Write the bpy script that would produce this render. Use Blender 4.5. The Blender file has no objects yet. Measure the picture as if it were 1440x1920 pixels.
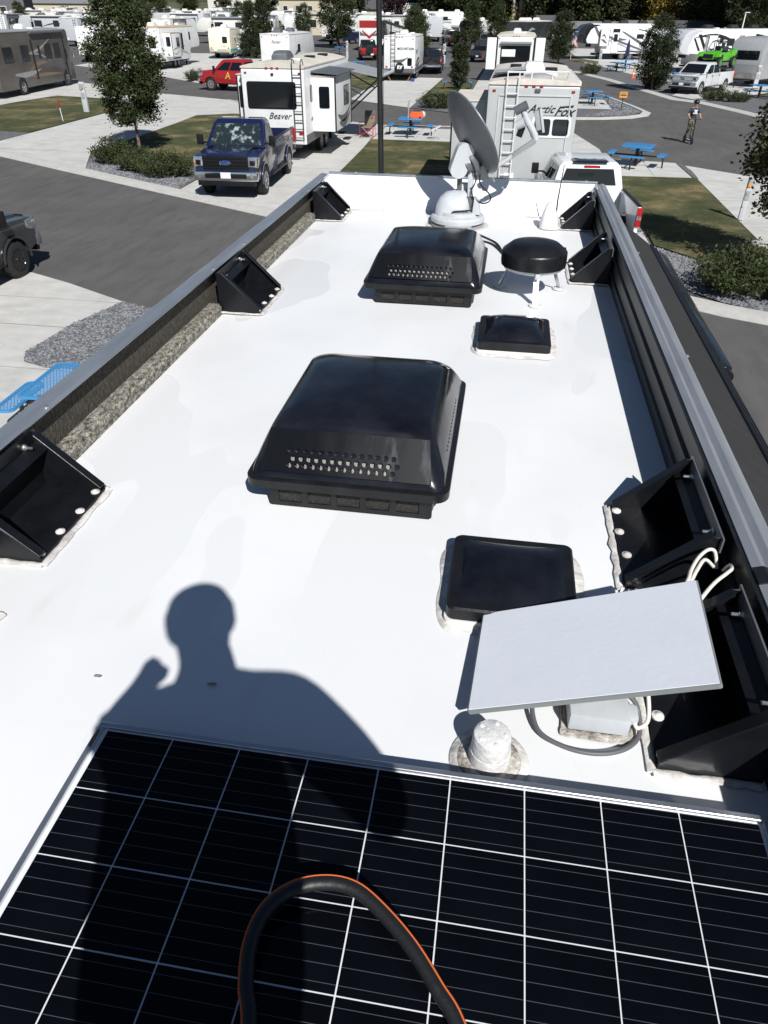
import bpy, bmesh, math, random
from mathutils import Vector, Matrix, Euler
random.seed(7)
SC = bpy.context.scene
COL = SC.collection
R_ = math.radians

# ---------------------------------------------------------------- camera, sky, sun, exposure
ROOF = 3.6            # height of the camper roof the photographer stands on
CAMH = 5.1
cam_d = bpy.data.cameras.new('camera')
cam = bpy.data.objects.new('camera', cam_d); COL.objects.link(cam)
cam_d.sensor_fit = 'VERTICAL'; cam_d.sensor_height = 24.0; cam_d.lens = 1331 / 1920 * 24.0
cam_d.clip_start = 0.02; cam_d.clip_end = 6000
_P, _S, _O = R_(35.2), R_(8.9), R_(0.4)
_f = Vector((-math.sin(_S) * math.cos(_P), math.cos(_S) * math.cos(_P), -math.sin(_P)))
_r0 = Vector((math.cos(_S), math.sin(_S), 0)); _u0 = _r0.cross(_f)
_r = _r0 * math.cos(_O) + _u0 * math.sin(_O); _u = -_r0 * math.sin(_O) + _u0 * math.cos(_O)
cam.matrix_world = Matrix(((_r.x, _u.x, -_f.x, 0), (_r.y, _u.y, -_f.y, 0), (_r.z, _u.z, -_f.z, CAMH), (0, 0, 0, 1)))
SC.camera = cam

SUNV = Vector((0.5, -1.0, 1.0)).normalized()       # towards the sun
W = bpy.data.worlds.new('World'); SC.world = W; W.use_nodes = True
nt = W.node_tree; bg = nt.nodes['Background']
sky = nt.nodes.new('ShaderNodeTexSky'); sky.sky_type = 'NISHITA'; sky.sun_disc = False
sky.sun_elevation = math.asin(SUNV.z); sky.sun_rotation = math.atan2(SUNV.x, SUNV.y)
sky.altitude = 1400; sky.air_density = 1.0; sky.dust_density = 0.4; sky.ozone_density = 1.6
nt.links.new(sky.outputs[0], bg.inputs[0]); bg.inputs[1].default_value = 0.05
sun_d = bpy.data.lights.new('sun', 'SUN'); sun_d.energy = 5.0; sun_d.angle = R_(0.53); sun_d.color = (1.0, 0.985, 0.96)
sun = bpy.data.objects.new('sun', sun_d); COL.objects.link(sun)
sun.rotation_euler = SUNV.to_track_quat('Z', 'Y').to_euler(); sun.location = (20, -40, 60)
SC.view_settings.view_transform = 'Standard'; SC.view_settings.look = 'None'
SC.view_settings.exposure = 0.22; SC.view_settings.gamma = 1.0; SC.view_settings.use_curve_mapping = False
SC.render.engine = 'CYCLES'
SC.cycles.max_bounces = 6; SC.cycles.diffuse_bounces = 3; SC.cycles.glossy_bounces = 3
SC.cycles.transmission_bounces = 3; SC.cycles.transparent_max_bounces = 6

# ---------------------------------------------------------------- helpers
def gz(x, y):
    t = max(0., y - 12); z = .006 * min(t, 60)
    if t > 60: z += .016 * min(t - 60, 130)
    if t > 190: z += .02 * (t - 190)
    return z

MATS = {}
def mat(name, col, rough=.6, metal=0., var=0., vscale=8., vcol=None, bump=0., bscale=60., spec=.5, island=0.,
        stretch=(1, 1, 1), coat=0., world=False, lo=.35, hi=.65, detail=6., rvar=0.):
    if name in MATS: return MATS[name]
    m = bpy.data.materials.new(name); m.use_nodes = True; n = m.node_tree.nodes; l = m.node_tree.links
    b = n['Principled BSDF']; b.inputs['Base Color'].default_value = (*col, 1)
    b.inputs['Roughness'].default_value = rough; b.inputs['Metallic'].default_value = metal
    b.inputs['Specular IOR Level'].default_value = spec
    if coat: b.inputs['Coat Weight'].default_value = coat; b.inputs['Coat Roughness'].default_value = .03
    src = None
    if var or bump or vcol or rvar:
        tc = n.new('ShaderNodeTexCoord'); mp = n.new('ShaderNodeMapping'); mp.inputs['Scale'].default_value = stretch
        if world:
            g = n.new('ShaderNodeNewGeometry'); l.new(g.outputs['Position'], mp.inputs[0])
        else: l.new(tc.outputs['Object'], mp.inputs[0])
    if var or vcol:
        nz = n.new('ShaderNodeTexNoise'); nz.inputs['Scale'].default_value = vscale; nz.inputs['Detail'].default_value = detail
        nz.inputs['Roughness'].default_value = .62
        l.new(mp.outputs[0], nz.inputs['Vector'])
        rp = n.new('ShaderNodeValToRGB'); rp.color_ramp.elements[0].position = lo; rp.color_ramp.elements[1].position = hi
        c0 = tuple(c * (1 - var) for c in col); c1 = vcol or tuple(min(1, c * (1 + var)) for c in col)
        rp.color_ramp.elements[0].color = (*c0, 1); rp.color_ramp.elements[1].color = (*c1, 1)
        l.new(nz.outputs[0], rp.inputs[0]); src = rp.outputs[0]
    if island:
        g2 = n.new('ShaderNodeNewGeometry'); mr = n.new('ShaderNodeMapRange')
        mr.inputs[3].default_value = 1 - island; mr.inputs[4].default_value = 1 + island
        l.new(g2.outputs['Random Per Island'], mr.inputs[0])
        mx = n.new('ShaderNodeMix'); mx.data_type = 'RGBA'; mx.blend_type = 'MULTIPLY'; mx.inputs[0].default_value = 1
        if src: l.new(src, mx.inputs[6])
        else: mx.inputs[6].default_value = (*col, 1)
        l.new(mr.outputs[0], mx.inputs[7]); src = mx.outputs[2]
    if src: l.new(src, b.inputs['Base Color'])
    if rvar:
        nr = n.new('ShaderNodeTexNoise'); nr.inputs['Scale'].default_value = vscale * .6; nr.inputs['Detail'].default_value = 4
        l.new(mp.outputs[0], nr.inputs['Vector']); mr2 = n.new('ShaderNodeMapRange')
        mr2.inputs[1].default_value = .35; mr2.inputs[2].default_value = .65
        mr2.inputs[3].default_value = max(.02, rough - rvar); mr2.inputs[4].default_value = min(1, rough + rvar)
        l.new(nr.outputs[0], mr2.inputs[0]); l.new(mr2.outputs[0], b.inputs['Roughness'])
    if bump:
        nb = n.new('ShaderNodeTexNoise'); nb.inputs['Scale'].default_value = bscale; nb.inputs['Detail'].default_value = 5
        l.new(mp.outputs[0], nb.inputs['Vector'])
        bp = n.new('ShaderNodeBump'); bp.inputs['Strength'].default_value = bump; bp.inputs['Distance'].default_value = .02
        l.new(nb.outputs[0], bp.inputs['Height']); l.new(bp.outputs[0], b.inputs['Normal'])
    MATS[name] = m
    return m

class MB:
    def __init__(s): s.v = []; s.f = []; s.m = []; s.X = None
    def add(s, vs, fs, mi=0):
        o = len(s.v)
        for p in vs:
            p = Vector(p)
            s.v.append(s.X @ p if s.X else p)
        for f in fs: s.f.append([i + o for i in f]); s.m.append(mi)
        return s
    def box(s, c, d, rot=None, mi=0, taper=1.):
        hx, hy, hz = d[0] / 2, d[1] / 2, d[2] / 2; t = taper
        vs = [Vector(p) for p in ((-hx, -hy, -hz), (hx, -hy, -hz), (hx, hy, -hz), (-hx, hy, -hz), (-hx * t, -hy * t, hz), (hx * t, -hy * t, hz), (hx * t, hy * t, hz), (-hx * t, hy * t, hz))]
        if rot is not None:
            M = rot if isinstance(rot, Matrix) else Euler(rot).to_matrix()
            vs = [M @ v for v in vs]
        c = Vector(c)
        return s.add([v + c for v in vs], [(3, 2, 1, 0), (4, 5, 6, 7), (0, 1, 5, 4), (1, 2, 6, 5), (2, 3, 7, 6), (3, 0, 4, 7)], mi)
    def prism(s, poly, ax, a, b, mi=0):
        n = len(poly)
        def P(p, t): return {'x': (t, p[0], p[1]), 'y': (p[0], t, p[1]), 'z': (p[0], p[1], t)}[ax]
        vs = [P(p, a) for p in poly] + [P(p, b) for p in poly]
        fs = [tuple(range(n))[::-1], tuple(range(n, 2 * n))] + [(i, (i + 1) % n, n + (i + 1) % n, n + i) for i in range(n)]
        return s.add(vs, fs, mi)
    def ring(s, rings, cap=True, closed=True, mi=0):
        n = len(rings[0]); vs = [p for r in rings for p in r]; fs = []
        for k in range(len(rings) - 1):
            for i in range(n if closed else n - 1):
                j = (i + 1) % n
                fs.append((k * n + i, k * n + j, (k + 1) * n + j, (k + 1) * n + i))
        if cap:
            fs.append(tuple(range(n))[::-1]); fs.append(tuple((len(rings) - 1) * n + i for i in range(n)))
        return s.add(vs, fs, mi)
    def cyl(s, p0, p1, r0, r1=None, n=10, mi=0, cap=True):
        p0, p1 = Vector(p0), Vector(p1); r1 = r0 if r1 is None else r1
        d = (p1 - p0).normalized(); a = d.orthogonal().normalized(); b = d.cross(a)
        rg = []
        for p, r in ((p0, r0), (p1, r1)):
            rg.append([p + (a * math.cos(t) + b * math.sin(t)) * r for t in [2 * math.pi * i / n for i in range(n)]])
        return s.ring(rg, cap, True, mi)
    def tube(s, pts, r, n=8, mi=0, cap=True):
        pts = [Vector(p) for p in pts]; rg = []; a = None
        for i, p in enumerate(pts):
            d = (pts[min(i + 1, len(pts) - 1)] - pts[max(i - 1, 0)]).normalized()
            a = d.orthogonal().normalized() if a is None else (a - d * a.dot(d)).normalized()
            b = d.cross(a); rr = r[i] if isinstance(r, (list, tuple)) else r
            rg.append([p + (a * math.cos(t) + b * math.sin(t)) * rr for t in [2 * math.pi * k / n for k in range(n)]])
        return s.ring(rg, cap, True, mi)
    def lathe(s, prof, n=24, c=(0, 0, 0), M=None, mi=0, cap=True, sx=1., sy=1.):
        c = Vector(c); rg = []
        for r, z in prof:
            q = [Vector((r * sx * math.cos(2 * math.pi * i / n), r * sy * math.sin(2 * math.pi * i / n), z)) for i in range(n)]
            rg.append([c + (M @ p if M else p) for p in q])
        return s.ring(rg, cap, True, mi)
    def build(s, name, mats, parent=None, loc=None, rot=None, bevel=0., smooth=None, seg=2, fix=True):
        me = bpy.data.meshes.new(name)
        me.from_pydata([tuple(v) for v in s.v], [], s.f)
        mats = mats if isinstance(mats, (list, tuple)) else [mats]
        for m in mats: me.materials.append(m)
        if len(mats) > 1: me.polygons.foreach_set('material_index', s.m)
        if fix or bevel:
            bm = bmesh.new(); bm.from_mesh(me)
            if fix: bmesh.ops.recalc_face_normals(bm, faces=bm.faces)
            if bevel:
                es = [e for e in bm.edges if len(e.link_faces) == 2 and e.calc_face_angle(0) > .5]
                bmesh.ops.bevel(bm, geom=es, offset=bevel, segments=seg, profile=.6, affect='EDGES', clamp_overlap=True)
            bm.to_mesh(me); bm.free()
        if smooth is None and bevel: smooth = 35
        if smooth is not None:
            me.shade_smooth(); me.set_sharp_from_angle(angle=R_(smooth))
        me.update()
        return link(name, me, parent, loc, rot)

def link(name, me, parent=None, loc=None, rot=None):
    o = bpy.data.objects.new(name, me); COL.objects.link(o)
    if parent: o.parent = parent
    if loc is not None: o.location = loc
    if rot is not None: o.rotation_euler = rot
    return o
def tag(o, label=None, cat=None, group=None, kind=None):
    if label: o['label'] = label
    if cat: o['category'] = cat
    if group: o['group'] = group
    if kind: o['kind'] = kind
    return o
def thing(name, label, cat, loc=(0, 0, 0), yaw=0., group=None, ground=False):
    o = bpy.data.objects.new(name, None); COL.objects.link(o); o.empty_display_size = .2
    x, y, z = loc
    if ground: z = z + gz(x, y)
    o.location = (x, y, z); o.rotation_euler = (0, 0, yaw)
    return tag(o, label, cat, group)
def copy_tree(o, parent=None):
    c = o.copy(); COL.objects.link(c); c.parent = parent
    for ch in list(o.children): copy_tree(ch, c)
    return c
def text(name, body, size, M, m, parent=None, shear=0., ext=.003, spacing=1., bold=0., sx=1.):
    cu = bpy.data.curves.new(name, 'FONT'); cu.body = body; cu.size = size; cu.shear = shear; cu.extrude = ext
    cu.space_character = spacing; cu.offset = bold; cu.align_x = 'CENTER'; cu.align_y = 'CENTER'; cu.resolution_u = 2
    tmp = bpy.data.objects.new('tmp', cu); COL.objects.link(tmp)
    dg = bpy.context.evaluated_depsgraph_get(); dg.update()
    me = bpy.data.meshes.new_from_object(tmp.evaluated_get(dg)); bpy.data.objects.remove(tmp); bpy.data.curves.remove(cu)
    me.materials.clear(); me.materials.append(m)
    me.transform(M @ Matrix.Diagonal((sx, 1, 1, 1)))
    return link(name, me, parent)
def plate_with_holes(name, outer, holes, thick, m, parent, M):
    """flat plate with real openings: outline and holes are 2D point lists"""
    cu = bpy.data.curves.new(name, 'CURVE'); cu.dimensions = '2D'; cu.fill_mode = 'BOTH'; cu.extrude = thick / 2
    for poly in [outer] + holes:
        sp = cu.splines.new('POLY'); sp.points.add(len(poly) - 1); sp.use_cyclic_u = True
        for p, q in zip(sp.points, poly): p.co = (q[0], q[1], 0, 1)
    tmp = bpy.data.objects.new('tmp', cu); COL.objects.link(tmp)
    dg = bpy.context.evaluated_depsgraph_get(); dg.update()
    me = bpy.data.meshes.new_from_object(tmp.evaluated_get(dg)); bpy.data.objects.remove(tmp); bpy.data.curves.remove(cu)
    me.materials.clear(); me.materials.append(m); me.transform(M)
    return link(name, me, parent)
def rrect(w, h, r, n=4, cx=0., cy=0.):
    out = []
    for sx, sy, a0 in ((1, 1, 0), (-1, 1, 90), (-1, -1, 180), (1, -1, 270)):
        for k in range(n + 1):
            a = R_(a0 + 90 * k / n); out.append((cx + sx * (w / 2 - r) + r * math.cos(a), cy + sy * (h / 2 - r) + r * math.sin(a)))
    return out
def circ(cx, cy, r, n=10): return [(cx + r * math.cos(2 * math.pi * i / n), cy + r * math.sin(2 * math.pi * i / n)) for i in range(n)]
def frame(o, x, y):
    """matrix with origin o, local x and y axes along given vectors"""
    x = Vector(x).normalized(); y = Vector(y); z = x.cross(y).normalized(); y = z.cross(x)
    return Matrix(((x.x, y.x, z.x, o[0]), (x.y, y.y, z.y, o[1]), (x.z, y.z, z.z, o[2]), (0, 0, 0, 1)))
def smooth_path(pts, k=6):
    pts = [Vector(p) for p in pts]; out = []
    for i in range(len(pts) - 1):
        p0, p1, p2, p3 = pts[max(i - 1, 0)], pts[i], pts[i + 1], pts[min(i + 2, len(pts) - 1)]
        for j in range(k):
            t = j / k
            out.append(.5 * ((2 * p1) + (p2 - p0) * t + (2 * p0 - 5 * p1 + 4 * p2 - p3) * t * t + (3 * p1 - p0 - 3 * p2 + p3) * t ** 3))
    return out + [pts[-1]]

# ---------------------------------------------------------------- materials
M_blackp = mat('black_plastic', (.009, .0095, .011), .36, var=.3, vscale=14, bump=.05, bscale=90, spec=.35)
M_gloss = mat('gloss_black_shell', (.0055, .0062, .009), .17, var=.3, vscale=5, vcol=(.012, .013, .018), bump=.03, bscale=16, coat=.12, rvar=.09, spec=.4)
M_black = mat('black_paint', (.011, .0115, .013), .45, var=.3, vscale=20, bump=.05, bscale=40)
M_matblk = mat('flat_black', (.012, .012, .013), .8)
M_rubber = mat('rubber', (.014, .014, .014), .85, bump=.1, bscale=80)
M_alu = mat('aluminium', (.62, .63, .65), .35, .9, var=.08, vscale=20)
M_zinc = mat('zinc_bolt', (.75, .75, .74), .25, .9)
M_chrome = mat('chrome', (.8, .8, .82), .12, 1.)
M_glass = mat('dark_glass', (.006, .008, .010), .06, spec=.7)
M_glass2 = mat('smoked_window', (.02, .024, .028), .1, spec=.6)
M_white = mat('white_gelcoat', (.70, .705, .70), .32, var=.06, vscale=1.5)
M_offw = mat('off_white_gelcoat', (.68, .67, .63), .4, var=.05, vscale=3)
M_cream = mat('cream_paint', (.72, .67, .52), .45, var=.05, vscale=3)
M_lgrey = mat('light_grey_plastic', (.47, .49, .51), .45, var=.06, vscale=12)
M_dgrey = mat('dark_grey_paint', (.10, .105, .115), .42, var=.12, vscale=6)
M_mgrey = mat('mid_grey_paint', (.3, .31, .32), .45, var=.08, vscale=6)
M_silver = mat('silver_paint', (.42, .43, .44), .3, .5)
M_red = mat('red_lens', (.35, .012, .015), .25)
M_redp = mat('red_paint', (.30, .012, .016), .25, coat=.6)
M_bluep = mat('dark_blue_paint', (.008, .013, .05), .25, coat=.8, var=.1)
M_whitep = mat('white_truck_paint', (.74, .75, .76), .25, coat=.6)
M_silverp = mat('pale_grey_truck_paint', (.55, .56, .57), .28, coat=.6)
M_charp = mat('charcoal_paint', (.035, .038, .04), .22, coat=.7)
M_blkp = mat('black_truck_paint', (.01, .01, .012), .2, coat=.6)
M_amber = mat('amber_lens', (.5, .2, .02), .3)
M_lamp = mat('headlamp', (.42, .44, .47), .12, .75, var=.5, vscale=14)
M_shade = mat('sunshade_behind_glass', (.035, .05, .055), .12, var=.5, vscale=5, vcol=(.34, .40, .40), lo=.52, hi=.66, detail=8, spec=.7)
M_tan = mat('tan_roof', (.5, .38, .25), .7, var=.1)
M_beige = mat('beige_roof', (.55, .52, .45), .75, var=.1, vscale=2)
M_plate = mat('licence_plate', (.75, .76, .8), .4)
M_bench = mat('blue_thermoplastic', (.045, .21, .44), .45, var=.12, vscale=10)
M_lattice = mat('blue_lattice', (.055, .24, .48), .5)
M_green = mat('lime_green_plastic', (.085, .38, .018), .35, coat=.3)
M_orange = mat('orange_plastic', (.75, .12, .03), .45)
M_signor = mat('orange_sign', (.62, .28, .05), .5)
M_teal = mat('teal_trim', (.12, .45, .40), .5)
M_trunk = mat('bark', (.12, .085, .06), .9, var=.3, vscale=12, bump=.4, bscale=30, stretch=(1, 1, .2))
M_barkp = mat('pale_bark', (.35, .32, .27), .9, var=.3, vscale=6, stretch=(1, 1, .3))
# ---------------------------------------------------------------- setting: terrain, roads, pads, lawns
def ground_mat(name, cols, scales, rough=.9, bump=.3, bscale=80, ramp=((.35, .65), (.3, .7)), stretch2=(1, 1, 1), stain=None):
    """two layers of noise over a base colour, in world metres"""
    m = bpy.data.materials.new(name); m.use_nodes = True; n = m.node_tree.nodes; l = m.node_tree.links
    b = n['Principled BSDF']; b.inputs['Roughness'].default_value = rough; b.inputs['Specular IOR Level'].default_value = .25
    g = n.new('ShaderNodeNewGeometry'); prev = None
    for k, (c, s) in enumerate(zip(cols[1:], scales)):
        mp = n.new('ShaderNodeMapping'); l.new(g.outputs['Position'], mp.inputs[0])
        if k == 1: mp.inputs['Scale'].default_value = stretch2
        mp.inputs['Location'].default_value = (k * 13.1, k * 7.7, 0)
        nz = n.new('ShaderNodeTexNoise'); nz.inputs['Scale'].default_value = s; nz.inputs['Detail'].default_value = 7; nz.inputs['Roughness'].default_value = .6
        l.new(mp.outputs[0], nz.inputs['Vector'])
        mr = n.new('ShaderNodeMapRange'); mr.inputs[1].default_value = ramp[min(k, len(ramp) - 1)][0]; mr.inputs[2].default_value = ramp[min(k, len(ramp) - 1)][1]
        l.new(nz.outputs[0], mr.inputs[0])
        mx = n.new('ShaderNodeMix'); mx.data_type = 'RGBA'; l.new(mr.outputs[0], mx.inputs[0])
        if prev is None: mx.inputs[6].default_value = (*cols[0], 1)
        else: l.new(prev, mx.inputs[6])
        mx.inputs[7].default_value = (*c, 1); prev = mx.outputs[2]
    l.new(prev, b.inputs['Base Color'])
    nb = n.new('ShaderNodeTexNoise'); nb.inputs['Scale'].default_value = bscale; nb.inputs['Detail'].default_value = 4
    l.new(g.outputs['Position'], nb.inputs['Vector'])
    bp = n.new('ShaderNodeBump'); bp.inputs['Strength'].default_value = bump; bp.inputs['Distance'].default_value = .02
    l.new(nb.outputs[0], bp.inputs['Height']); l.new(bp.outputs[0], b.inputs['Normal'])
    MATS[name] = m
    return m
G_asph = ground_mat('asphalt', [(.098, .094, .091), (.122, .116, .111), (.082, .078, .076), (.15, .145, .14)], [.35, 3.0, 60.], .92, .35, 90, ((.35, .65), (.45, .75), (.6, .75)), (1, .25, 1))
G_conc = ground_mat('concrete', [(.50, .49, .46), (.42, .41, .39), (.56, .55, .52), (.36, .35, .33)], [.8, 2.2, 25.], .9, .15, 60, ((.4, .7), (.4, .7), (.62, .8)), (.8, 1.1, 1))
G_conc2 = ground_mat('concrete_kerb', [(.46, .45, .42), (.38, .37, .35), (.5, .49, .46)], [1.5, 6.], .9, .15, 60)
G_joint = mat('joint_filler', (.26, .25, .235), .95)
G_lawn = ground_mat('lawn', [(.060, .070, .028), (.27, .205, .105), (.098, .104, .045), (.034, .042, .017)], [.45, 1.8, 24.], 1., 1.0, 130, ((.47, .60), (.42, .62), (.48, .70)), (1, 1, 1))
G_grav = ground_mat('gravel_bed', [(.125, .127, .133), (.2, .2, .205), (.07, .07, .075)], [9., 26.], .95, 1., 40, ((.45, .6), (.5, .62)))
G_earth = ground_mat('far_ground', [(.10, .105, .05), (.19, .165, .09), (.06, .07, .03)], [.02, .2], 1., .2, 2)
G_hill = ground_mat('hillside', [(.045, .055, .028), (.10, .10, .055), (.028, .036, .02)], [.012, .06], 1., .6, .3)
M_stone = mat('crushed_stone', (.155, .16, .17), .9, island=.55)

def patch(name, poly, m, lift, kind='structure', holes=()):
    bm = bmesh.new(); f = bm.faces.new([bm.verts.new((x, y, 0)) for x, y in poly])
    for yc in (12, 72, 202):
        if min(p[1] for p in poly) < yc < max(p[1] for p in poly):
            bmesh.ops.bisect_plane(bm, geom=bm.verts[:] + bm.edges[:] + bm.faces[:], plane_co=(0, yc, 0), plane_no=(0, 1, 0))
    for v in bm.verts: v.co.z = gz(v.co.x, v.co.y) + lift
    bmesh.ops.recalc_face_normals(bm, faces=bm.faces)
    for f in bm.faces:
        if f.normal.z < 0: f.normal_flip()
    me = bpy.data.meshes.new(name); bm.to_mesh(me); bm.free(); me.materials.append(m)
    o = link(name, me)
    if kind: o['kind'] = kind
    return o
def clip(poly, a, b, c):
    """keep the part of a polygon where a*x+b*y<=c"""
    out = []
    for i in range(len(poly)):
        p, q = poly[i], poly[(i + 1) % len(poly)]; dp = a * p[0] + b * p[1] - c; dq = a * q[0] + b * q[1] - c
        if dp <= 0: out.append(p)
        if dp * dq < 0:
            t = dp / (dp - dq); out.append((p[0] + (q[0] - p[0]) * t, p[1] + (q[1] - p[1]) * t))
    return out
def pad(name, poly, ys=(), xs=(), lift=.012, gap=.018):
    """concrete pad: a joint-coloured bed with separate slabs on it"""
    bed = patch(name, poly, G_joint, lift)
    ys = [-1e3] + sorted(ys) + [1e3]; xs = [-1e3] + sorted(xs) + [1e3]
    for i in range(len(ys) - 1):
        for j in range(len(xs) - 1):
            q = clip(clip(clip(clip(poly, 0, 1, ys[i + 1] - gap / 2), 0, -1, -ys[i] - gap / 2), 1, 0, xs[j + 1] - gap / 2), -1, 0, -xs[j] - gap / 2)
            ar = .5 * sum(q[k][0] * q[(k + 1) % len(q)][1] - q[(k + 1) % len(q)][0] * q[k][1] for k in range(len(q))) if len(q) > 2 else 0
            if abs(ar) < .2: continue
            s = patch('slab', q, G_conc, lift + .006 + .002 * ((i + j) % 2), None); s.parent = bed
    return bed
def kerb(name, pts, width=.5, h=.07, m=None):
    mb = MB(); pts = [Vector((x, y, 0)) for x, y in pts]; rg = []
    for i, p in enumerate(pts):
        d = (pts[min(i + 1, len(pts) - 1)] - pts[max(i - 1, 0)]).normalized(); n = Vector((-d.y, d.x, 0))
        z = gz(p.x, p.y)
        rg.append([p + n * a * width + Vector((0, 0, z + zz)) for a, zz in ((0, .006), (.25, .022), (.5, h * .75), (.72, h), (1, h), (1, -.05), (0, -.05))])
    mb.ring(rg)
    return tag(mb.build(name, m or G_conc2, smooth=40), kind='structure')

# one sheet to the horizon, following the slope of the ground
mb = MB(); ys = [-60, -20, 0, 12, 30, 50, 72, 100, 150, 202, 260, 350, 500, 800, 1500, 3000]
xs = [-2000, -700, -300, -120, -40, 0, 40, 120, 300, 700, 2000]
vs = [(x, y, gz(x, y) - .02) for y in ys for x in xs]; nx = len(xs)
mb.add(vs, [(j * nx + i, j * nx + i + 1, (j + 1) * nx + i + 1, (j + 1) * nx + i) for j in range(len(ys) - 1) for i in range(nx - 1)])
tag(mb.build('ground', G_earth), kind='structure')
patch('road', [(-150, -20), (60, -20), (60, 118), (-30, 150), (-150, 150)], G_asph, -.004)
# hillside behind everything
mb = MB(); rows = []
for j in range(9):
    y = 520 + j * 90; row = []
    for i in range(61):
        x = -900 + i * 30
        row.append((x, y + 20 * math.sin(i * .7), gz(x, y) + 2 + (j / 8) ** 1.2 * (150 + 30 * math.sin(i * .31) + 18 * math.sin(i * .83 + 1)) - (10 if j == 0 else 0)))
    rows.append(row)
mb.ring(rows, cap=False, closed=False); tag(mb.build('hills', G_hill, smooth=80), kind='structure')

pad('concrete_pad', [(-16, 17.6), (-11.7, 15.5), (-10.8, 15.35), (-9.6, 14.8), (-7.75, 13.8), (-7.0, 13.45), (-1.9, 10.6), (-1.9, -12), (-16, -12)], ys=[-5, -1, 3, 7, 10.35, 12.25, 13.75], xs=[-12.2])
patch('gravel_bed', [(-8.1, 10.6), (-8.3, 11.0), (-8.2, 12.4), (-7.8, 13.8), (-7.0, 13.5), (-4.6, 12.1), (-4.6, 10.2), (-6.9, 10.45), (-7.6, 10.42)], G_grav, .03)
pad('concrete_pad', [(-23.1, 31.7), (-21.6, 30.8), (-18.5, 29.0), (-15.95, 27.55), (-16.6, 28.9), (-17.6, 31.1), (-17.5, 33.9), (-17.6, 40.1), (-17.8, 43.7), (-16, 44.9), (-11.3, 43.5), (-11.3, 47.5), (-18.6, 51.7), (-24.4, 54.6), (-23.4, 50.3), (-23.2, 41.6)], ys=[31.2, 35, 39, 43.4, 47.5])
patch('lawn', [(-23.3, 45.6), (-26.9, 50.6), (-31.0, 51.6), (-31.4, 47.5), (-31.4, 39.5), (-24.8, 35.9), (-23.25, 35.6)], G_lawn, .03)
patch('gravel_bed', [(-23.15, 35.6), (-24.8, 35.9), (-31.4, 39.5), (-31.4, 36.4), (-23.1, 31.9)], G_grav, .03)
pad('concrete_pad', [(-38, 41), (-31.4, 37), (-31.4, 47.5), (-31.0, 51.9), (-27, 50.9), (-23.5, 50.4), (-24.4, 54.6), (-38, 64)], ys=[44, 50, 56])
pad('concrete_pad', [(-11.0, 24.75), (-6.2, 22.0), (-6.2, 29.5), (-6.55, 36.9), (-6.55, 41.6), (-7.6, 42.2), (-11.3, 44.5), (-11.1, 30)], ys=[29.3, 33.5, 37.4])
patch('gravel_bed', [(-15.95, 27.55), (-11.0, 24.75), (-11.1, 27.3), (-12, 29.2), (-15, 30.6), (-17.3, 31.1), (-16.6, 28.9)], G_grav, .03)
patch('lawn', [(-17.3, 31.2), (-17.45, 33.9), (-17.55, 40.1), (-17.7, 43.2), (-16, 44.3), (-11.2, 43.1), (-11.12, 27.4), (-12, 29.3), (-15, 30.7)], G_lawn, .045)
pad('concrete_pad', [(-6.5, 36.9), (-2.5, 36.7), (-2.5, 40.9), (-6.5, 41.2)], xs=[-4.5])
patch('gravel_bed', [(-6.5, 41.25), (-2.5, 40.95), (-2.5, 42.0), (-7.4, 42.1)], G_grav, .02)
patch('lawn', [(-6.15, 22.5), (-1.45, 19.8), (-1.45, 36.6), (-6.45, 36.8)], G_lawn, .045)
pad('concrete_pad', [(-1.4, 19.2), (3.9, 16.9), (3.9, 36), (2.5, 44.0), (-2.4, 43.0), (-2.4, 36.7), (-1.4, 36.7)], ys=[22.5, 28, 34, 39])
pad('concrete_pad', [(4.1, 29.9), (6.75, 30.0), (6.65, 33.1), (4.05, 33.7)], xs=[5.4])
patch('lawn', [(4.0, 29.8), (6.85, 29.9), (6.85, 17.3), (5.6, 18.2), (4.0, 20.3)], G_lawn, .045)
patch('gravel_bed', [(3.95, 20.2), (5.6, 18.1), (6.85, 17.2), (6.85, 14.75), (5.6, 15.5), (4.8, 15.95), (4.1, 16.8), (3.95, 18.4)], G_grav, .03)
patch('gravel_bed', [(6.68, 33.1), (6.8, 30), (6.95, 29.8), (7.0, 31.5), (6.9, 32.8)], G_grav, .02)
pad('concrete_pad', [(6.95, 32.6), (9.5, 30.3), (13, 28), (13, 11.2), (6.9, 14.7), (6.9, 29.6)], ys=[18.5, 22.5, 26.3, 29.4])
patch('lawn', [(13.05, 11.3), (24, 5), (24, 22), (13.05, 27.9)], G_lawn, .03)
# island with the sign, far side of the junction
patch('gravel_bed', [(2.6, 47.2), (3.8, 47.0), (6.6, 48.1), (7.6, 50.2), (7.2, 53.5), (6.1, 59.6), (4.7, 63.0), (2.6, 63)], G_grav, .05)
kerb('kerb', [(2.4, 63), (4.8, 63.3), (6.5, 59.7), (7.65, 53.5), (8.1, 50.3), (7.7, 48.6), (6.6, 47.3), (5, 46.5), (3.6, 46.2), (2.4, 46.3)][::-1], .5, .08)
pad('concrete_pad', [(3.0, 51.0), (5.9, 51.0), (5.9, 56.5), (3.0, 56.5)], lift=.06)
pad('concrete_pad', [(-3.2, 47.2), (2.4, 46.4), (2.4, 95), (-3.2, 95)], ys=[56, 66, 76, 86])
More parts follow.
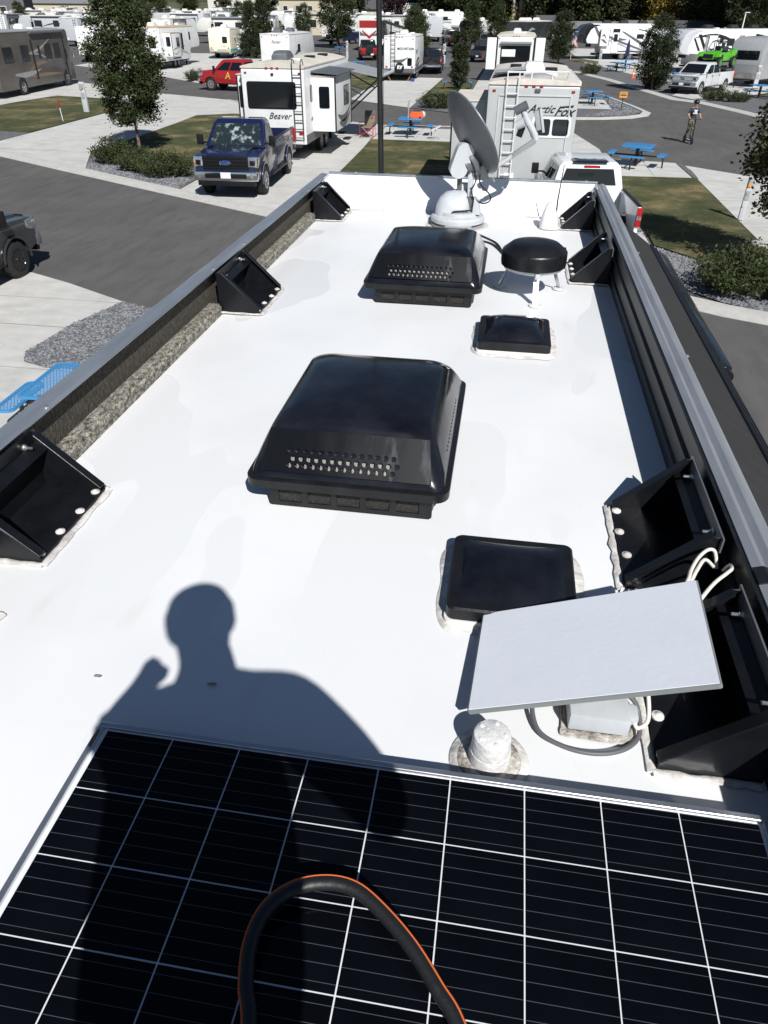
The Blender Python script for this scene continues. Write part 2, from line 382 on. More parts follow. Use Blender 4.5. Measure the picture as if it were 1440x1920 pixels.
# site of the white trailer with the spare wheel
pad('concrete_pad', [(-10.9, 53.7), (-6.35, 49.75), (-6.35, 72), (-11.6, 72.5)], ys=[55.5, 60.5, 65.5])
patch('lawn', [(-6.3, 56), (-4.3, 57), (-3.4, 60), (-3.4, 69), (-6.3, 69)], G_lawn, .03)
patch('gravel_bed', [(-6.3, 49.75), (-3.3, 47.4), (-3.3, 56), (-4.3, 56.9), (-6.3, 55.9)], G_grav, .03)
patch('gravel_bed', [(-11.4, 99.2), (-5.9, 91.9), (-5.3, 82.9), (-9.9, 83.9)], G_grav, .03)
patch('lawn', [(-12.0, 62), (-10.95, 60), (-10.95, 71), (-14, 75), (-15.5, 68)], G_lawn, .03)
# far right side of the junction
patch('gravel_bed', [(5.4, 81.2), (7.9, 73.4), (10.9, 58.4), (12.3, 56.6), (13.8, 51.5), (14.5, 48.5), (17.2, 42), (23, 45), (19, 53), (17.2, 57), (16.5, 60), (13.2, 64.5), (11.4, 74), (9, 85)], G_grav, .04)
kerb('kerb', [(5.0, 81), (7.5, 73.3), (10.5, 58.1), (11.9, 56.3), (13.4, 51.2), (14.1, 48.2), (16.8, 41.6)], .5, .08)
pad('concrete_pad', [(10.9, 60.5), (12.4, 57.0), (15.2, 60.0), (21.5, 68), (18, 74), (13.2, 66)], lift=.06)
patch('concrete_field', [(7, 92), (9, 85.2), (11.5, 74.2), (13.3, 66.2), (17.5, 74), (22, 68.5), (17.6, 60), (20, 53), (50, 62), (50, 118), (6, 118)], G_conc, .02)
patch('lawn', [(9.2, 87.5), (12.5, 83.5), (14, 85), (11.5, 91)], G_lawn, .04)
patch('lawn', [(5.5, 95), (8.4, 91), (8.8, 94), (6, 100)], G_lawn, .04)
patch('lawn', [(17.2, 62), (19.5, 60.5), (21.5, 64), (19, 66)], G_lawn, .04)
# far left
patch('concrete_field', [(-44, 78), (-32, 70.4), (-25.2, 63.8), (-19.5, 60.2), (-19.5, 84), (-28, 88), (-28, 98), (-44, 98)], G_conc, .02)
patch('gravel_bed', [(-28.3, 67.2), (-25.2, 64.2), (-23.3, 63.4), (-24.5, 66.5)], G_grav, .04)
# kerbs along our road
kerb('kerb', [(-40, 40.4), (-30, 34.8), (-20.9, 29.6), (-16.8, 27.2), (-10.8, 23.75), (-7.1, 21.65), (-2.0, 18.85), (3.4, 16.0), (3.65, 15.75), (4.6, 15.15), (5.5, 14.75), (12, 11.0), (22, 5.2)], .62, .07)
kerb('kerb', [(-1.6, 42.3), (-6.6, 41.9), (-8.2, 42.6), (-11.3, 44.7), (-18.5, 51.9)], .35, .05)
kerb('kerb', [(-32.2, 70.1), (-25.3, 63.3), (-19.6, 59.7)], .4, .06)

# loose crushed stone on the beds that are near enough to see
def inside(p, poly):
    c = False
    for i in range(len(poly)):
        (x1, y1), (x2, y2) = poly[i], poly[i - 1]
        if (y1 > p[1]) != (y2 > p[1]) and p[0] < (x2 - x1) * (p[1] - y1) / (y2 - y1) + x1: c = not c
    return c
def stones(label, poly, n, r0, r1, lift):
    mb = MB(); xs = [p[0] for p in poly]; ys = [p[1] for p in poly]; k = 0
    while k < n:
        p = (random.uniform(min(xs), max(xs)), random.uniform(min(ys), max(ys)))
        if not inside(p, poly): continue
        k += 1; r = random.uniform(r0, r1); z = gz(*p) + lift; a = random.uniform(0, 6.3)
        q = [Vector((r * random.uniform(.7, 1.3) * math.cos(a + t), r * random.uniform(.6, 1.1) * math.sin(a + t), random.uniform(-.2, .3) * r)) for t in (0, 1.57, 3.14, 4.71)]
        q += [Vector((random.uniform(-.3, .3) * r, random.uniform(-.3, .3) * r, r * random.uniform(.5, .9))), Vector((0, 0, -r * .5))]
        mb.add([v + Vector((p[0], p[1], z)) for v in q], [(0, 1, 4), (1, 2, 4), (2, 3, 4), (3, 0, 4), (1, 0, 5), (2, 1, 5), (3, 2, 5), (0, 3, 5)])
    return tag(mb.build('gravel', M_stone, fix=False), label, 'gravel', kind='stuff')
stones('grey crushed stone filling the bed left of the camper', [(-8.1, 10.6), (-8.3, 11.0), (-8.2, 12.4), (-7.8, 13.8), (-7.0, 13.5), (-4.6, 12.1), (-4.6, 10.2), (-6.9, 10.45), (-7.6, 10.42)], 7000, .015, .04, .03)
stones('grey crushed stone around the shrubs by the blue pickup', [(-15.9, 27.5), (-11.1, 24.8), (-11.2, 26.3), (-15, 28.5), (-16.5, 29)], 2200, .025, .06, .03)
stones('grey crushed stone under the big shrub right of the camper', [(3.95, 20.2), (5.6, 18.1), (6.85, 17.2), (6.85, 14.75), (5.6, 15.5), (4.8, 15.95), (4.1, 16.8), (3.95, 18.4)], 5000, .02, .05, .03)
stones('grey crushed stone on the island with the orange sign', [(3.8, 47.3), (6.5, 48.4), (7.4, 50.2), (7.0, 53.5), (6.0, 59), (6.0, 51)], 900, .04, .08, .05)
# ---------------------------------------------------------------- the camper whose roof we look along
def roof_mat():
    m = bpy.data.materials.new('white_roof_membrane'); m.use_nodes = True; n = m.node_tree.nodes; l = m.node_tree.links
    b = n['Principled BSDF']; tc = n.new('ShaderNodeTexCoord')
    def noise(s, d, sc=(1, 1, 1)):
        mp = n.new('ShaderNodeMapping'); mp.inputs['Scale'].default_value = sc; l.new(tc.outputs['Object'], mp.inputs[0])
        z = n.new('ShaderNodeTexNoise'); z.inputs['Scale'].default_value = s; z.inputs['Detail'].default_value = d; l.new(mp.outputs[0], z.inputs['Vector']); return z.outputs[0]
    def rng(o, a, b_, c, d):
        r = n.new('ShaderNodeMapRange'); r.inputs[1].default_value = a; r.inputs[2].default_value = b_; r.inputs[3].default_value = c; r.inputs[4].default_value = d
        l.new(o, r.inputs[0]); return r.outputs[0]
    def mix(fac, c0, c1):
        x = n.new('ShaderNodeMix'); x.data_type = 'RGBA'; l.new(fac, x.inputs[0])
        for i, c in ((6, c0), (7, c1)):
            if isinstance(c, tuple): x.inputs[i].default_value = (*c, 1)
            else: l.new(c, x.inputs[i])
        return x.outputs[2]
    c = mix(rng(noise(1.3, 4), .4, .65, 0, 1), (.78, .785, .785), (.72, .725, .725))
    c = mix(rng(noise(.9, 2, (1.6, .7, 1)), .545, .553, 0, 1), c, (.74, .745, .745))      # washed / still damp patches
    c = mix(rng(noise(55, 3), .74, .80, 0, .5), c, (.45, .42, .38))
    c = mix(rng(noise(9, 6, (1, .25, 1)), .66, .80, 0, .35), c, (.62, .58, .52))
    l.new(c, b.inputs['Base Color'])
    l.new(rng(noise(.9, 2, (1.6, .7, 1)), .545, .553, .42, .12), b.inputs['Roughness'])
    bp = n.new('ShaderNodeBump'); bp.inputs['Strength'].default_value = .06; bp.inputs['Distance'].default_value = .01
    l.new(noise(2.5, 3), bp.inputs['Height']); l.new(bp.outputs[0], b.inputs['Normal'])
    return m
M_roof = roof_mat()
M_bulk = mat('white_fibreglass', (.82, .82, .82), .3, var=.02, vscale=2)
M_seal = mat('lap_sealant', (.56, .52, .48), .75, var=.25, vscale=16, vcol=(.74, .72, .69), bump=.4, bscale=30)
M_cap = mat('weathered_alloy_cap', (.34, .37, .41), .42, .6, var=.15, vscale=5, stretch=(3, .3, 3), rvar=.08)
M_capR = mat('grey_alloy_cap', (.36, .375, .40), .45, .5, var=.15, vscale=4, stretch=(3, .35, 3), rvar=.08)
M_carpet = mat('bristle_carpet', (.11, .095, .07), .95, var=.5, vscale=60, vcol=(.50, .47, .41), bump=1., bscale=150, stretch=(1, .5, 1), lo=.36, hi=.62)  # brown-grey streaks; the pale tone also paints glinting highlights into the colour
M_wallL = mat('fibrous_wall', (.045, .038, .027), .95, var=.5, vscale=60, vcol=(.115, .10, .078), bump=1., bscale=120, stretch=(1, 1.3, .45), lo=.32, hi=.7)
M_brk = mat('bracket_black', (.0075, .008, .010), .32, var=.3, vscale=9, bump=.04, bscale=30, spec=.35)
M_topper = mat('awning_fabric', (.022, .021, .021), .85, var=.25, vscale=3, stretch=(1, 8, 1), bump=.15, bscale=60)
M_stripblue = mat('glossy_dark_trim', (.012, .014, .02), .2, rvar=.12, vscale=5)

camper = thing('camper', 'white camper roof with black rail brackets, seen from above in the foreground', 'camper', (0, 0, 0))
# body below the roof
mb = MB(); mb.prism([(-1.72, .55), (-1.72, 3.57), (.86, 3.57), (.86, .55)], 'y', -5.5, 7.05)
mb.build('body', M_white, camper)
mb = MB(); n = 40; rows = []
for j in range(n + 1):
    y = -5.5 + j * (6.95 + 5.5) / n
    rows.append([(-1.66 + i * (.77 + 1.66) / 8, y, ROOF + .012 * (1 - ((i - 4) / 4.) ** 2) - .012) for i in range(9)])
mb.ring(rows, cap=False, closed=False); mb.build('roof', M_roof, camper, smooth=60)
# sloping white end wall with mitred side returns and dark top trim
zb, zt = ROOF - .01, 3.85
mb = MB()
mb.add([(-1.40, 6.87, zb), (.50, 6.85, zb), (.79, 7.10, zt), (-1.66, 7.12, zt)], [(0, 1, 2, 3)])
mb.add([(-1.40, 6.87, zb), (-1.66, 7.12, zt), (-1.66, 6.90, zt), (-1.66, 6.90, zb)], [(0, 1, 2), (0, 2, 3)])
mb.add([(.50, 6.85, zb), (.79, 7.10, zt), (.79, 6.90, zt), (.79, 6.90, zb)], [(0, 2, 1), (0, 3, 2)])
mb.add([(-1.66, 7.12, zt), (.79, 7.10, zt), (.82, 7.24, zt - .01), (-1.69, 7.26, zt - .01)], [(0, 1, 2, 3)])
bulk = mb.build('front_bulkhead', M_bulk, camper, fix=False)
MB().box((-.43, 7.115, zt + .008), (2.46, .035, .016), (0, 0, -.008)).build('bulkhead_trim', M_cap, bulk, bevel=.004)
for k in range(8):
    MB().cyl((-1.4 + k * .3, 7.12 - k * .0025, zt + .016), (-1.4 + k * .3, 7.12 - k * .0025, zt + .022), .008, n=8).build('screw', M_zinc, bulk)
MB().tube(smooth_path([(-1.40, 6.86, ROOF + .001), (-.6, 6.855, ROOF + .001), (.1, 6.85, ROOF + .001), (.50, 6.84, ROOF + .001)]), .009, 6).build('sealant_bead', M_seal, bulk, smooth=60)
# left rail
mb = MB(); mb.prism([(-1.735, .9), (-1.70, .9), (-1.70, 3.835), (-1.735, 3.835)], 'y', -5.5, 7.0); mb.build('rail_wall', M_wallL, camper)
mb = MB(); mb.prism([(-1.655, 3.836), (-1.65, 3.845), (-1.725, 3.858), (-1.745, 3.845), (-1.745, 3.80), (-1.738, 3.80), (-1.738, 3.838)], 'y', -5.5, 7.1)
capL = mb.build('rail_cap', M_cap, camper, smooth=30)
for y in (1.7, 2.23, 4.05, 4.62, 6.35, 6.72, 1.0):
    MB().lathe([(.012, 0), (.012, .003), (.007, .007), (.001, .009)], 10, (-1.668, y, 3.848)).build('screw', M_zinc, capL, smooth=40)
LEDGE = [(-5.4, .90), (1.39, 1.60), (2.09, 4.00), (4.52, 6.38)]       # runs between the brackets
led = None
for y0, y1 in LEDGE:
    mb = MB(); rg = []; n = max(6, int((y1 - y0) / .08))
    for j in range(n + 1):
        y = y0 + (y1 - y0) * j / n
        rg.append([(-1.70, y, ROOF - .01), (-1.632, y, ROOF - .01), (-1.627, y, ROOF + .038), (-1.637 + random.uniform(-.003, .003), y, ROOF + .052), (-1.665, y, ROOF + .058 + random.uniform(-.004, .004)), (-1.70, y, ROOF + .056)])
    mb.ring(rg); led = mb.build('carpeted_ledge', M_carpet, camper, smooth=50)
mb = MB()                                   # bristles standing on the ledge
for k in range(15000):
    y = random.uniform(.5, 6.38); t = random.random()
    if not any(p0 < y < p1 for p0, p1 in LEDGE): continue
    if t < .75: p = Vector((random.uniform(-1.70, -1.632), y, ROOF + .054)); d = Vector((random.uniform(-.4, .8), random.uniform(-1, 1), .7))
    else: p = Vector((-1.628, y, ROOF + random.uniform(.005, .045))); d = Vector((1, random.uniform(-.8, .8), random.uniform(-.6, .3)))
    d = d.normalized() * random.uniform(.008, .016); s = Vector((random.uniform(-1, 1), random.uniform(-1, 1), 0)).normalized() * .0015
    mb.add([p - s, p + s, p + d], [(0, 1, 2)])
tag(mb.build('bristles', mat('bristle', (.16, .145, .11), .7, island=.8), led, fix=False), kind='stuff')
# right rail: black channel wall, rounded grey cap, awning outside
mb = MB(); mb.prism([(.752, ROOF - .02), (.752, 3.65), (.765, 3.655), (.765, 3.67), (.757, 3.675), (.757, 3.74), (.772, 3.745), (.772, 3.765), (.762, 3.77), (.762, 3.835), (.80, 3.835), (.80, ROOF - .02)], 'y', -5.5, 7.0)
mb.build('rail_wall', M_black, camper)
cp = [(.776, 3.80), (.776, 3.84), (.80, 3.848), (.815, 3.842), (.835, 3.852), (.862, 3.847), (.882, 3.828), (.892, 3.80), (.894, 3.765), (.888, 3.76), (.884, 3.79)]
mb = MB(); mb.prism(cp, 'y', 1.66, 7.1); cr = mb.build('rail_cap', M_capR, camper, smooth=35)
mb = MB(); mb.prism(cp, 'y', -5.5, 1.60); mb.build('rail_cap', M_capR, camper, smooth=35)
mb = MB(); mb.prism([(x * 1.0 + .002, z + .006) for x, z in cp[1:9]] + [(x, z - .004) for x, z in cp[8:0:-1]], 'y', 1.595, 1.665); mb.build('rail_strap', M_black, camper)
for y in (1.78, 3.2, 4.9): MB().lathe([(.01, 0), (.01, .003), (.005, .007)], 8, (.878, y, 3.836), Euler((0, .7, 0)).to_matrix()).build('screw', M_zinc, cr)
mb = MB(); mb.prism([(.895, 3.78), (.90, 3.79), (1.13, 3.64), (1.13, 3.62), (.895, 3.74)], 'y', -5.0, 5.95)
for y in [1.6 + k * .36 for k in range(13)]: pass
mb.build('awning_fabric', M_topper, camper)
for i, x in enumerate((1.138, 1.158, 1.178)):
    MB().tube([(x, -5, 3.64 - i * .012), (x, 5.9, 3.64 - i * .012)], .0095, 8).build('awning_channel', M_blackp, camper, smooth=60)
MB().prism([(1.19, 3.62), (1.26, 3.585), (1.265, 3.50), (1.19, 3.50)], 'y', 3.72, 5.85).build('awning_trim', M_stripblue, camper, bevel=.006)
MB().cyl((1.225, 3.735, 3.555), (1.225, 3.66, 3.555), .035, n=12).build('trim_end_cap', M_blackp, camper, smooth=50)

# brackets: base plate, back plate, two flanged gussets, stiffener, bolts and sealed washers
def bracket(side, y0, y1):
    xb, xt = (-1.645, -1.40) if side < 0 else (.738, .495); s = 1 if side < 0 else -1
    z0, z1 = ROOF + .006, 3.832; root = bpy.data.objects.new('rail_bracket', None); COL.objects.link(root); root.parent = camper
    mb = MB(); ym = (y0 + y1) / 2; L = y1 - y0
    mb.box(((xb + xt) / 2, ym, z0), (abs(xt - xb), L, .008)); mb.box((xb + s * .003, ym, (z0 + z1) / 2), (.006, L, z1 - z0))
    mb.build('base_plate', M_brk, root)
    for y in (y0, y1):
        yy = (y, y + .005) if y == y0 else (y - .005, y)
        g = MB(); g.prism([(xb, z0), (xt, z0 + .004), (xt, z0 + .02), (xb + s * .03, z1), (xb, z1)], 'y', *yy)
        fd = 1 if y == y0 else -1                              # flange folded along the sloping edge
        a = Vector((xt, 0, z0 + .02)); b = Vector((xb + s * .03, 0, z1)); nrm = Vector((s * (b.z - a.z), 0, abs(b.x - a.x))).normalized() * .004
        ya, yb = (y, y + .034 * fd)
        g.add([(a.x, ya, a.z), (b.x, ya, b.z), (b.x, yb, b.z), (a.x, yb, a.z), (a.x + nrm.x, ya, a.z + nrm.z), (b.x + nrm.x, ya, b.z + nrm.z), (b.x + nrm.x, yb, b.z + nrm.z), (a.x + nrm.x, yb, a.z + nrm.z)],
              [(0, 1, 2, 3), (4, 5, 6, 7), (0, 1, 5, 4), (1, 2, 6, 5), (2, 3, 7, 6), (3, 0, 4, 7)])
        g.build('gusset', M_brk, root, bevel=.0015, seg=1)
    MB().box((xb + s * .035, ym, z1 - .055), (.05, L - .012, .006), (0, s * .5, 0)).build('stiffener', M_brk, root)
    MB().box((xb + s * .007, ym, z1 - .02), (.005, L + .03, .05)).build('clamp_plate', M_dgrey if side > 0 else M_brk, root)
    for y in (y0 + .07, y1 - .07):
        b = MB(); p = Vector((xb + s * .009, y, z1 - .03)); b.cyl(p, p + Vector((s * .006, 0, 0)), .013, n=12); b.cyl(p, p + Vector((s * .014, 0, 0)), .009, n=6); b.cyl(p, p + Vector((s * .034, 0, 0)), .005, n=8)
        b.build('bolt', M_zinc, root, smooth=30)
    for y in [y0 + .035 + k * (L - .07) / 3 for k in range(4)]:
        w = MB(); w.lathe([(.017, .0), (.016, .004), (.009, .006), (.006, .01), (.001, .011)], 12, (xt - s * (.012 + random.uniform(0, .012)), y, z0 + .004)); w.build('sealed_screw', M_seal, root, smooth=50)
    # smeared sealant round the foot
    pts = []; cx = (xb + xt) / 2
    for (px, py) in ((xb, y0 - .006), (xt + s * .012, y0 - .008), (xt + s * .012, y1 + .008), (xb, y1 + .006)): pts.append((px, py))
    fo = MB()
    for (ax, ay), (bx, by) in zip(pts[:-1], pts[1:]):
        n_ = 12; P = []
        for k in range(n_ + 1):
            t = k / n_; P.append((ax + (bx - ax) * t + random.uniform(-.003, .003), ay + (by - ay) * t + random.uniform(-.003, .003), ROOF + .001))
        fo.tube(P, [random.uniform(.009, .017) for _ in P], 6)
    for v in fo.v: v.z = ROOF - .002 + max(0, v.z - ROOF) * .55
    fo.build('sealant_bead', M_seal, root, smooth=60)
    return root
for y0, y1 in ((6.40, 6.82), (4.02, 4.50), (1.62, 2.07), (.92, 1.37)): bracket(-1, y0, y1)
for y0, y1 in ((6.45, 6.83), (4.98, 5.43), (1.81, 2.27), (1.14, 1.58)): bracket(1, y0, y1)

# ---------------------------------------------------------------- things standing on the roof
def rr3(w, l, r, cx, cy, z, n=5): return [(x, y, z) for x, y in rrect(w, l, r, n, cx, cy)]
def wavy_sealant(name, w, l, r, wid, parent, loc=(0, 0, 0), m=None, amp=.008):
    mb = MB(); inn = rrect(w, l, r, 8); out = rrect(w + 2 * wid, l + 2 * wid, r + wid, 8); n = len(inn)
    # refine the straight sides
    def fine(p):
        q = []
        for i in range(len(p)):
            a, b = Vector(p[i]), Vector(p[(i + 1) % len(p)]); k = max(1, int((b - a).length / .02))
            q += [a + (b - a) * t / k for t in range(k)]
        return q
    a = fine(out); b = []
    for p in a:
        # nearest inner point by clamping
        b.append(Vector((max(-w / 2 - .002, min(w / 2 + .002, p.x * .93)), max(-l / 2 - .002, min(l / 2 + .002, p.y * .93)))))
    ph = random.uniform(0, 6)
    o = [p * (1 + amp * (math.sin(i * .7 + ph) + math.sin(i * .23 + ph * 2)) / max(.1, p.length) * .5) for i, p in enumerate(a)]
    mb.ring([[(p.x, p.y, .0) for p in o], [(p.x * .985, p.y * .985, .005) for p in o], [(p.x, p.y, .006) for p in b], [(p.x * .8, p.y * .8, .004) for p in b]], cap=False)
    return mb.build(name, m or M_seal, parent, loc, smooth=60)

M_fin = mat('condenser_fins', (.22, .21, .19), .5, .5, var=.4, vscale=90, stretch=(6, 1, 1))
M_stream = mat('streaked_black_shell', (.008, .0085, .010), .26, spec=.35, var=.25, vscale=9, vcol=(.042, .044, .048), stretch=(1, .22, .22), lo=.62, hi=.68, rvar=.1)
def air_conditioner(label, loc):
    t = thing('air_conditioner', label, 'air conditioner', loc, 0, 'rooftop air conditioners')
    mb = MB(); mb.ring([rr3(.60, .86, .05, .01, 0, .002), rr3(.62, .88, .06, .01, 0, .094)]); mb.build('base_tray', M_blackp, t, smooth=40)
    mb = MB(); mb.ring([rr3(.715, .955, .05, 0, 0, .090), rr3(.735, .975, .055, 0, 0, .096), rr3(.735, .975, .055, 0, 0, .127), rr3(.722, .962, .05, 0, 0, .131)]); mb.build('skirt', M_blackp, t, smooth=40)
    mb = MB(); prof = [(.705, .945, .05, 0, .114), (.695, .93, .055, 0, .135), (.69, .91, .07, .003, .15), (.655, .865, .08, .0, .19), (.62, .81, .09, -.01, .228), (.59, .745, .09, -.025, .256), (.565, .68, .09, -.035, .274), (.535, .62, .10, -.04, .284), (.44, .50, .11, -.04, .295), (.26, .30, .1, -.04, .303), (.08, .1, .04, -.04, .306)]
    rg = []
    for w, l, r, cy, z in prof:
        ring = []; z += .014
        for x, y, zz in rr3(w, l, r, 0, cy, z, 7): ring.append((x, y, zz))
        rg.append(ring)
    # straight front face: pull the front of every ring onto one sloping plane
    for ring in rg:
        for i, (x, y, z) in enumerate(ring):
            yf = -.468 + (max(z, .149) - .149) * .80
            if y < -.2: ring[i] = (x, max(y, yf) if z < .294 else y, z)
    mb.ring(rg); mb.build('cover', M_gloss, t, smooth=38)
    d = Vector((0, .80, 1)).normalized(); nrm = Vector((0, -1, .80)).normalized(); c = Vector((0, -.468, .149)) + d * .078 + nrm * .007
    # the front panel follows the loft: clip the outline to the shell width there
    P = [(-.305, -.07), (.305, -.07), (.285, .085), (-.285, .085)]
    holes = [circ(-.02 - .185 + .0285 * k + (.014 if r == 1 else 0), -.045 + .026 * r, .0098, 10) for r in range(3) for k in range(14)]
    plate_with_holes('front_panel', P, holes, .004, M_stream, t, frame(c, (1, 0, 0), d))
    mf = MB(); M = frame(c - nrm * .006, (1, 0, 0), d)
    for k in range(13): mf.add([M @ Vector((-.02 - .19 + .0285 * k + .003, y, 0)) for y in (-.052,)] + [M @ Vector((-.02 - .19 + .0285 * k + .021, -.052, 0)), M @ Vector((-.02 - .19 + .0285 * k + .021, -.014, 0)), M @ Vector((-.02 - .19 + .0285 * k + .003, -.014, 0))], [(0, 1, 2, 3)])
    mf.build('condenser_fins', M_fin, t, fix=False)
    # vents on the right flank
    mb = MB()
    for r in range(3):
        for k in range(15):
            y = -.25 + k * .03; z = .18 + r * .026; x = .347 - (z - .165) * .85
            mb.lathe([(.0085, 0), (.0085, .0025), (.001, .0026)], 8, (x + .001, y, z), Matrix.Rotation(R_(55), 3, 'Y'))
    mb.build('side_vent_holes', M_matblk, t, fix=False)
    # tray openings
    slots = [rrect(.085, .05, .004, 2, -.22 + k * .108, 0) for k in range(5)]
    plate_with_holes('tray_grille', rrect(.60, .084, .01, 3), slots, .006, M_blackp, t, frame((.01, -.449, .046), (1, 0, 0), (0, 0, 1)))
    mb = MB(); mb.box((.01, -.441, .046), (.54, .006, .056)); mb.build('tray_mesh', mat('dusty_mesh', (.02, .018, .016), .9, var=.6, vscale=120), t)
    MB().box((.16, -.40, .004), (.14, .05, .008)).build('gasket', M_rubber, t)
    return t
air_conditioner('large glossy black rooftop air conditioner nearest the solar panel', (-.462, 2.525, ROOF + .004))
air_conditioner('black rooftop air conditioner farther along, just before the grey satellite dish', (-.455, 4.80, ROOF + .004))

def roof_vent(label, loc, w, l, dome):
    t = thing('roof_vent', label, 'roof vent', loc, 0, 'black roof vent lids')
    wavy_sealant('sealant', w - .02, l - .02, .03, .045, t)
    MB().ring([rr3(w + .01, l + .01, .02, 0, 0, .002), rr3(w + .01, l + .01, .02, 0, 0, .02)]).build('flange', M_offw, t)
    mb = MB(); mb.ring([rr3(w, l, .025, 0, 0, .02), rr3(w, l, .025, 0, 0, .058), rr3(w - .012, l - .012, .022, 0, 0, .064), rr3(w - .05, l - .05, .02, 0, 0, .066)]); mb.build('lid_rim', M_blackp, t, smooth=35)
    mb = MB(); n = 15; rows = []
    for j in range(n):
        row = []
        for i in range(n):
            u, v = i / (n - 1) * 2 - 1, j / (n - 1) * 2 - 1
            e = max(0, (1 - abs(u) ** 2.6)) * max(0, (1 - abs(v) ** 2.6)); 
            row.append((u * (w - .05) / 2 * (1 - .05 * (1 - v * v)), v * (l - .05) / 2 * (1 - .05 * (1 - u * u)), .065 + dome * e ** .6))
        rows.append(row)
    mb.ring(rows, cap=False, closed=False); mb.build('dome', M_gloss, t, smooth=60)
    return t
roof_vent('square black roof vent with low domed lid beside the white flat antenna', (.135, 1.745, ROOF), .385, .37, .022)
roof_vent('smaller looking black roof vent with pyramid lid below the round black antenna', (.12, 3.86, ROOF), .39, .42, .055)

# round radome on three feet
t = thing('round_antenna', 'round black domed antenna on three metal feet near the right rail', 'antenna', (.215, 4.70, ROOF))
mb = MB(); mb.lathe([(.19, .185), (.203, .19), (.206, .215), (.204, .272), (.199, .280), (.150, .318), (.143, .321), (.06, .330), (.003, .332)], 40); mb.build('dome', M_blackp, t, smooth=20)
mb = MB()
for k in range(6):
    a = R_(20 + k * 60); mb.box((.203 * math.cos(a), .203 * math.sin(a), .24), (.008, .012, .085), (0, 0, a))
mb.build('rib', M_blackp, t)
MB().lathe([(.06, .142), (.13, .15), (.185, .17), (.192, .186)], 32).build('underside', M_lgrey, t, smooth=40)
for fx, fy in ((-.215, .13), (.21, .15), (.03, -.225)):
    d = Vector((fx, fy, 0)).normalized(); top = d * .16 + Vector((0, 0, .17)); ft = d * .235 + Vector((0, 0, .006)); s = Vector((-d.y, d.x, 0)) * .016
    lg = MB(); th = d * .004
    lg.ring([[ft - s - th, ft + s - th, ft + s + th, ft - s + th], [top - s - th, top + s - th, top + s + th, top - s + th]]); lo = lg.build('leg', M_alu, t)
    MB().lathe([(.042, 0), (.04, .006), (.012, .008)], 16, (ft.x, ft.y, 0)).build('foot', M_offw, lo, smooth=40)
    MB().box((d.x * .185, d.y * .185, .168), (.05, .03, .03), (0, 0, math.atan2(d.y, d.x))).build('lug', M_lgrey, lo, bevel=.005)

# satellite dish on its motor
t = thing('satellite_dish', 'grey motorised satellite dish seen from behind in front of the white end wall', 'satellite dish', (-.385, 6.42, ROOF))
mb = MB(); mb.lathe([(.27, .0), (.265, .006), (.2, .008)], 36); mb.build('sealant', M_seal, t, smooth=40)
MB().lathe([(.225, .006), (.23, .022), (.20, .026), (.2, .04)], 36).build('mount_ring', M_mgrey, t, smooth=30)
MB().lathe([(.21, .04), (.226, .045), (.228, .075), (.215, .09), (.172, .1), (.168, .125), (.02, .128)], 40).build('turntable', M_lgrey, t, smooth=30)
hb = MB(); hb.ring([rr3(.30, .27, .10, -.045, .01, .09), rr3(.285, .25, .10, -.045, .01, .165), rr3(.25, .21, .09, -.035, .02, .225), rr3(.18, .15, .06, -.02, .035, .262), rr3(.10, .08, .03, 0, .05, .275)]); hb.build('motor_housing', M_lgrey, t, smooth=40)
MB().ring([rr3(.12, .10, .03, .03, .085, .12), rr3(.10, .08, .025, .035, .085, .30), rr3(.06, .05, .02, .04, .085, .325)]).build('housing_peak', M_lgrey, t, smooth=40)
MB().prism([(.12, .11), (.19, .11), (.17, .20), (.13, .24)], 'y', -.09, .06).build('side_rib', M_lgrey, t, bevel=.006)
for k in range(6):
    a = R_(200 + k * 25); MB().lathe([(.009, 0), (.009, .006), (.003, .008)], 8, (.2 * math.cos(a), .2 * math.sin(a), .09)).build('bolt', M_lgrey, t)
MB().box((.02, -.20, .025), (.22, .07, .04)).build('connector_box', M_mgrey, t, bevel=.004)
MB().prism([(.075, .12), (.12, .12), (.105, .48), (.06, .48)], 'y', -.03, .03).build('mast', M_lgrey, t, bevel=.006)
MB().prism([(-.02, .12), (.02, .12), (.01, .45), (-.03, .45)], 'y', .02, .07).build('rear_strut', M_dgrey, t)
MB().box((.098, -.036, .20), (.065, .02, .085)).build('clamp', M_dgrey, t, bevel=.003)
# gearbox: rounded plate
gb = MB(); gp = rrect(.14, .27, .068, 6); M = frame((-.0, -.03, .515), Vector((.86, .25, -.3)), Vector((.25, 0, .95)))
gb.ring([[M @ Vector((x, y, -.045)) for x, y in gp], [M @ Vector((x, y, .045)) for x, y in gp]]); gb.build('gearbox', M_lgrey, t, smooth=40)
nrm = Vector((.70, .42, .50)).normalized(); upv = (Vector((0, 0, 1)) - nrm * nrm.z).normalized(); side_ = upv.cross(nrm)
dc = Vector((.075, .04, .70)); D = Matrix(((side_.x, upv.x, nrm.x), (side_.y, upv.y, nrm.y), (side_.z, upv.z, nrm.z)))
mb = MB(); rg = []
for r in (.0, .12, .25, .4, .55, .7, .84, .94, 1.0): rg.append((max(r, .004), .085 * (r * r - 1)))
prof = rg + [(1.012, .006), (1.012, -.004)] + [(r, z - .007) for r, z in reversed(rg)]
mb.lathe([(r, z) for r, z in prof], 44, dc, D, sx=.315, sy=.345, cap=False); mb.build('reflector', M_dgrey, t, smooth=40)
bk = dc - nrm * .085
mm = MB(); mm.lathe([(.11, -.05), (.115, -.02), (.10, .0), (.06, .01)], 24, bk - upv * .17, D); mm.lathe([(.085, -.10), (.085, -.05)], 20, bk - upv * .17, D)
mm.build('pivot_ring', M_dgrey, t, smooth=40)
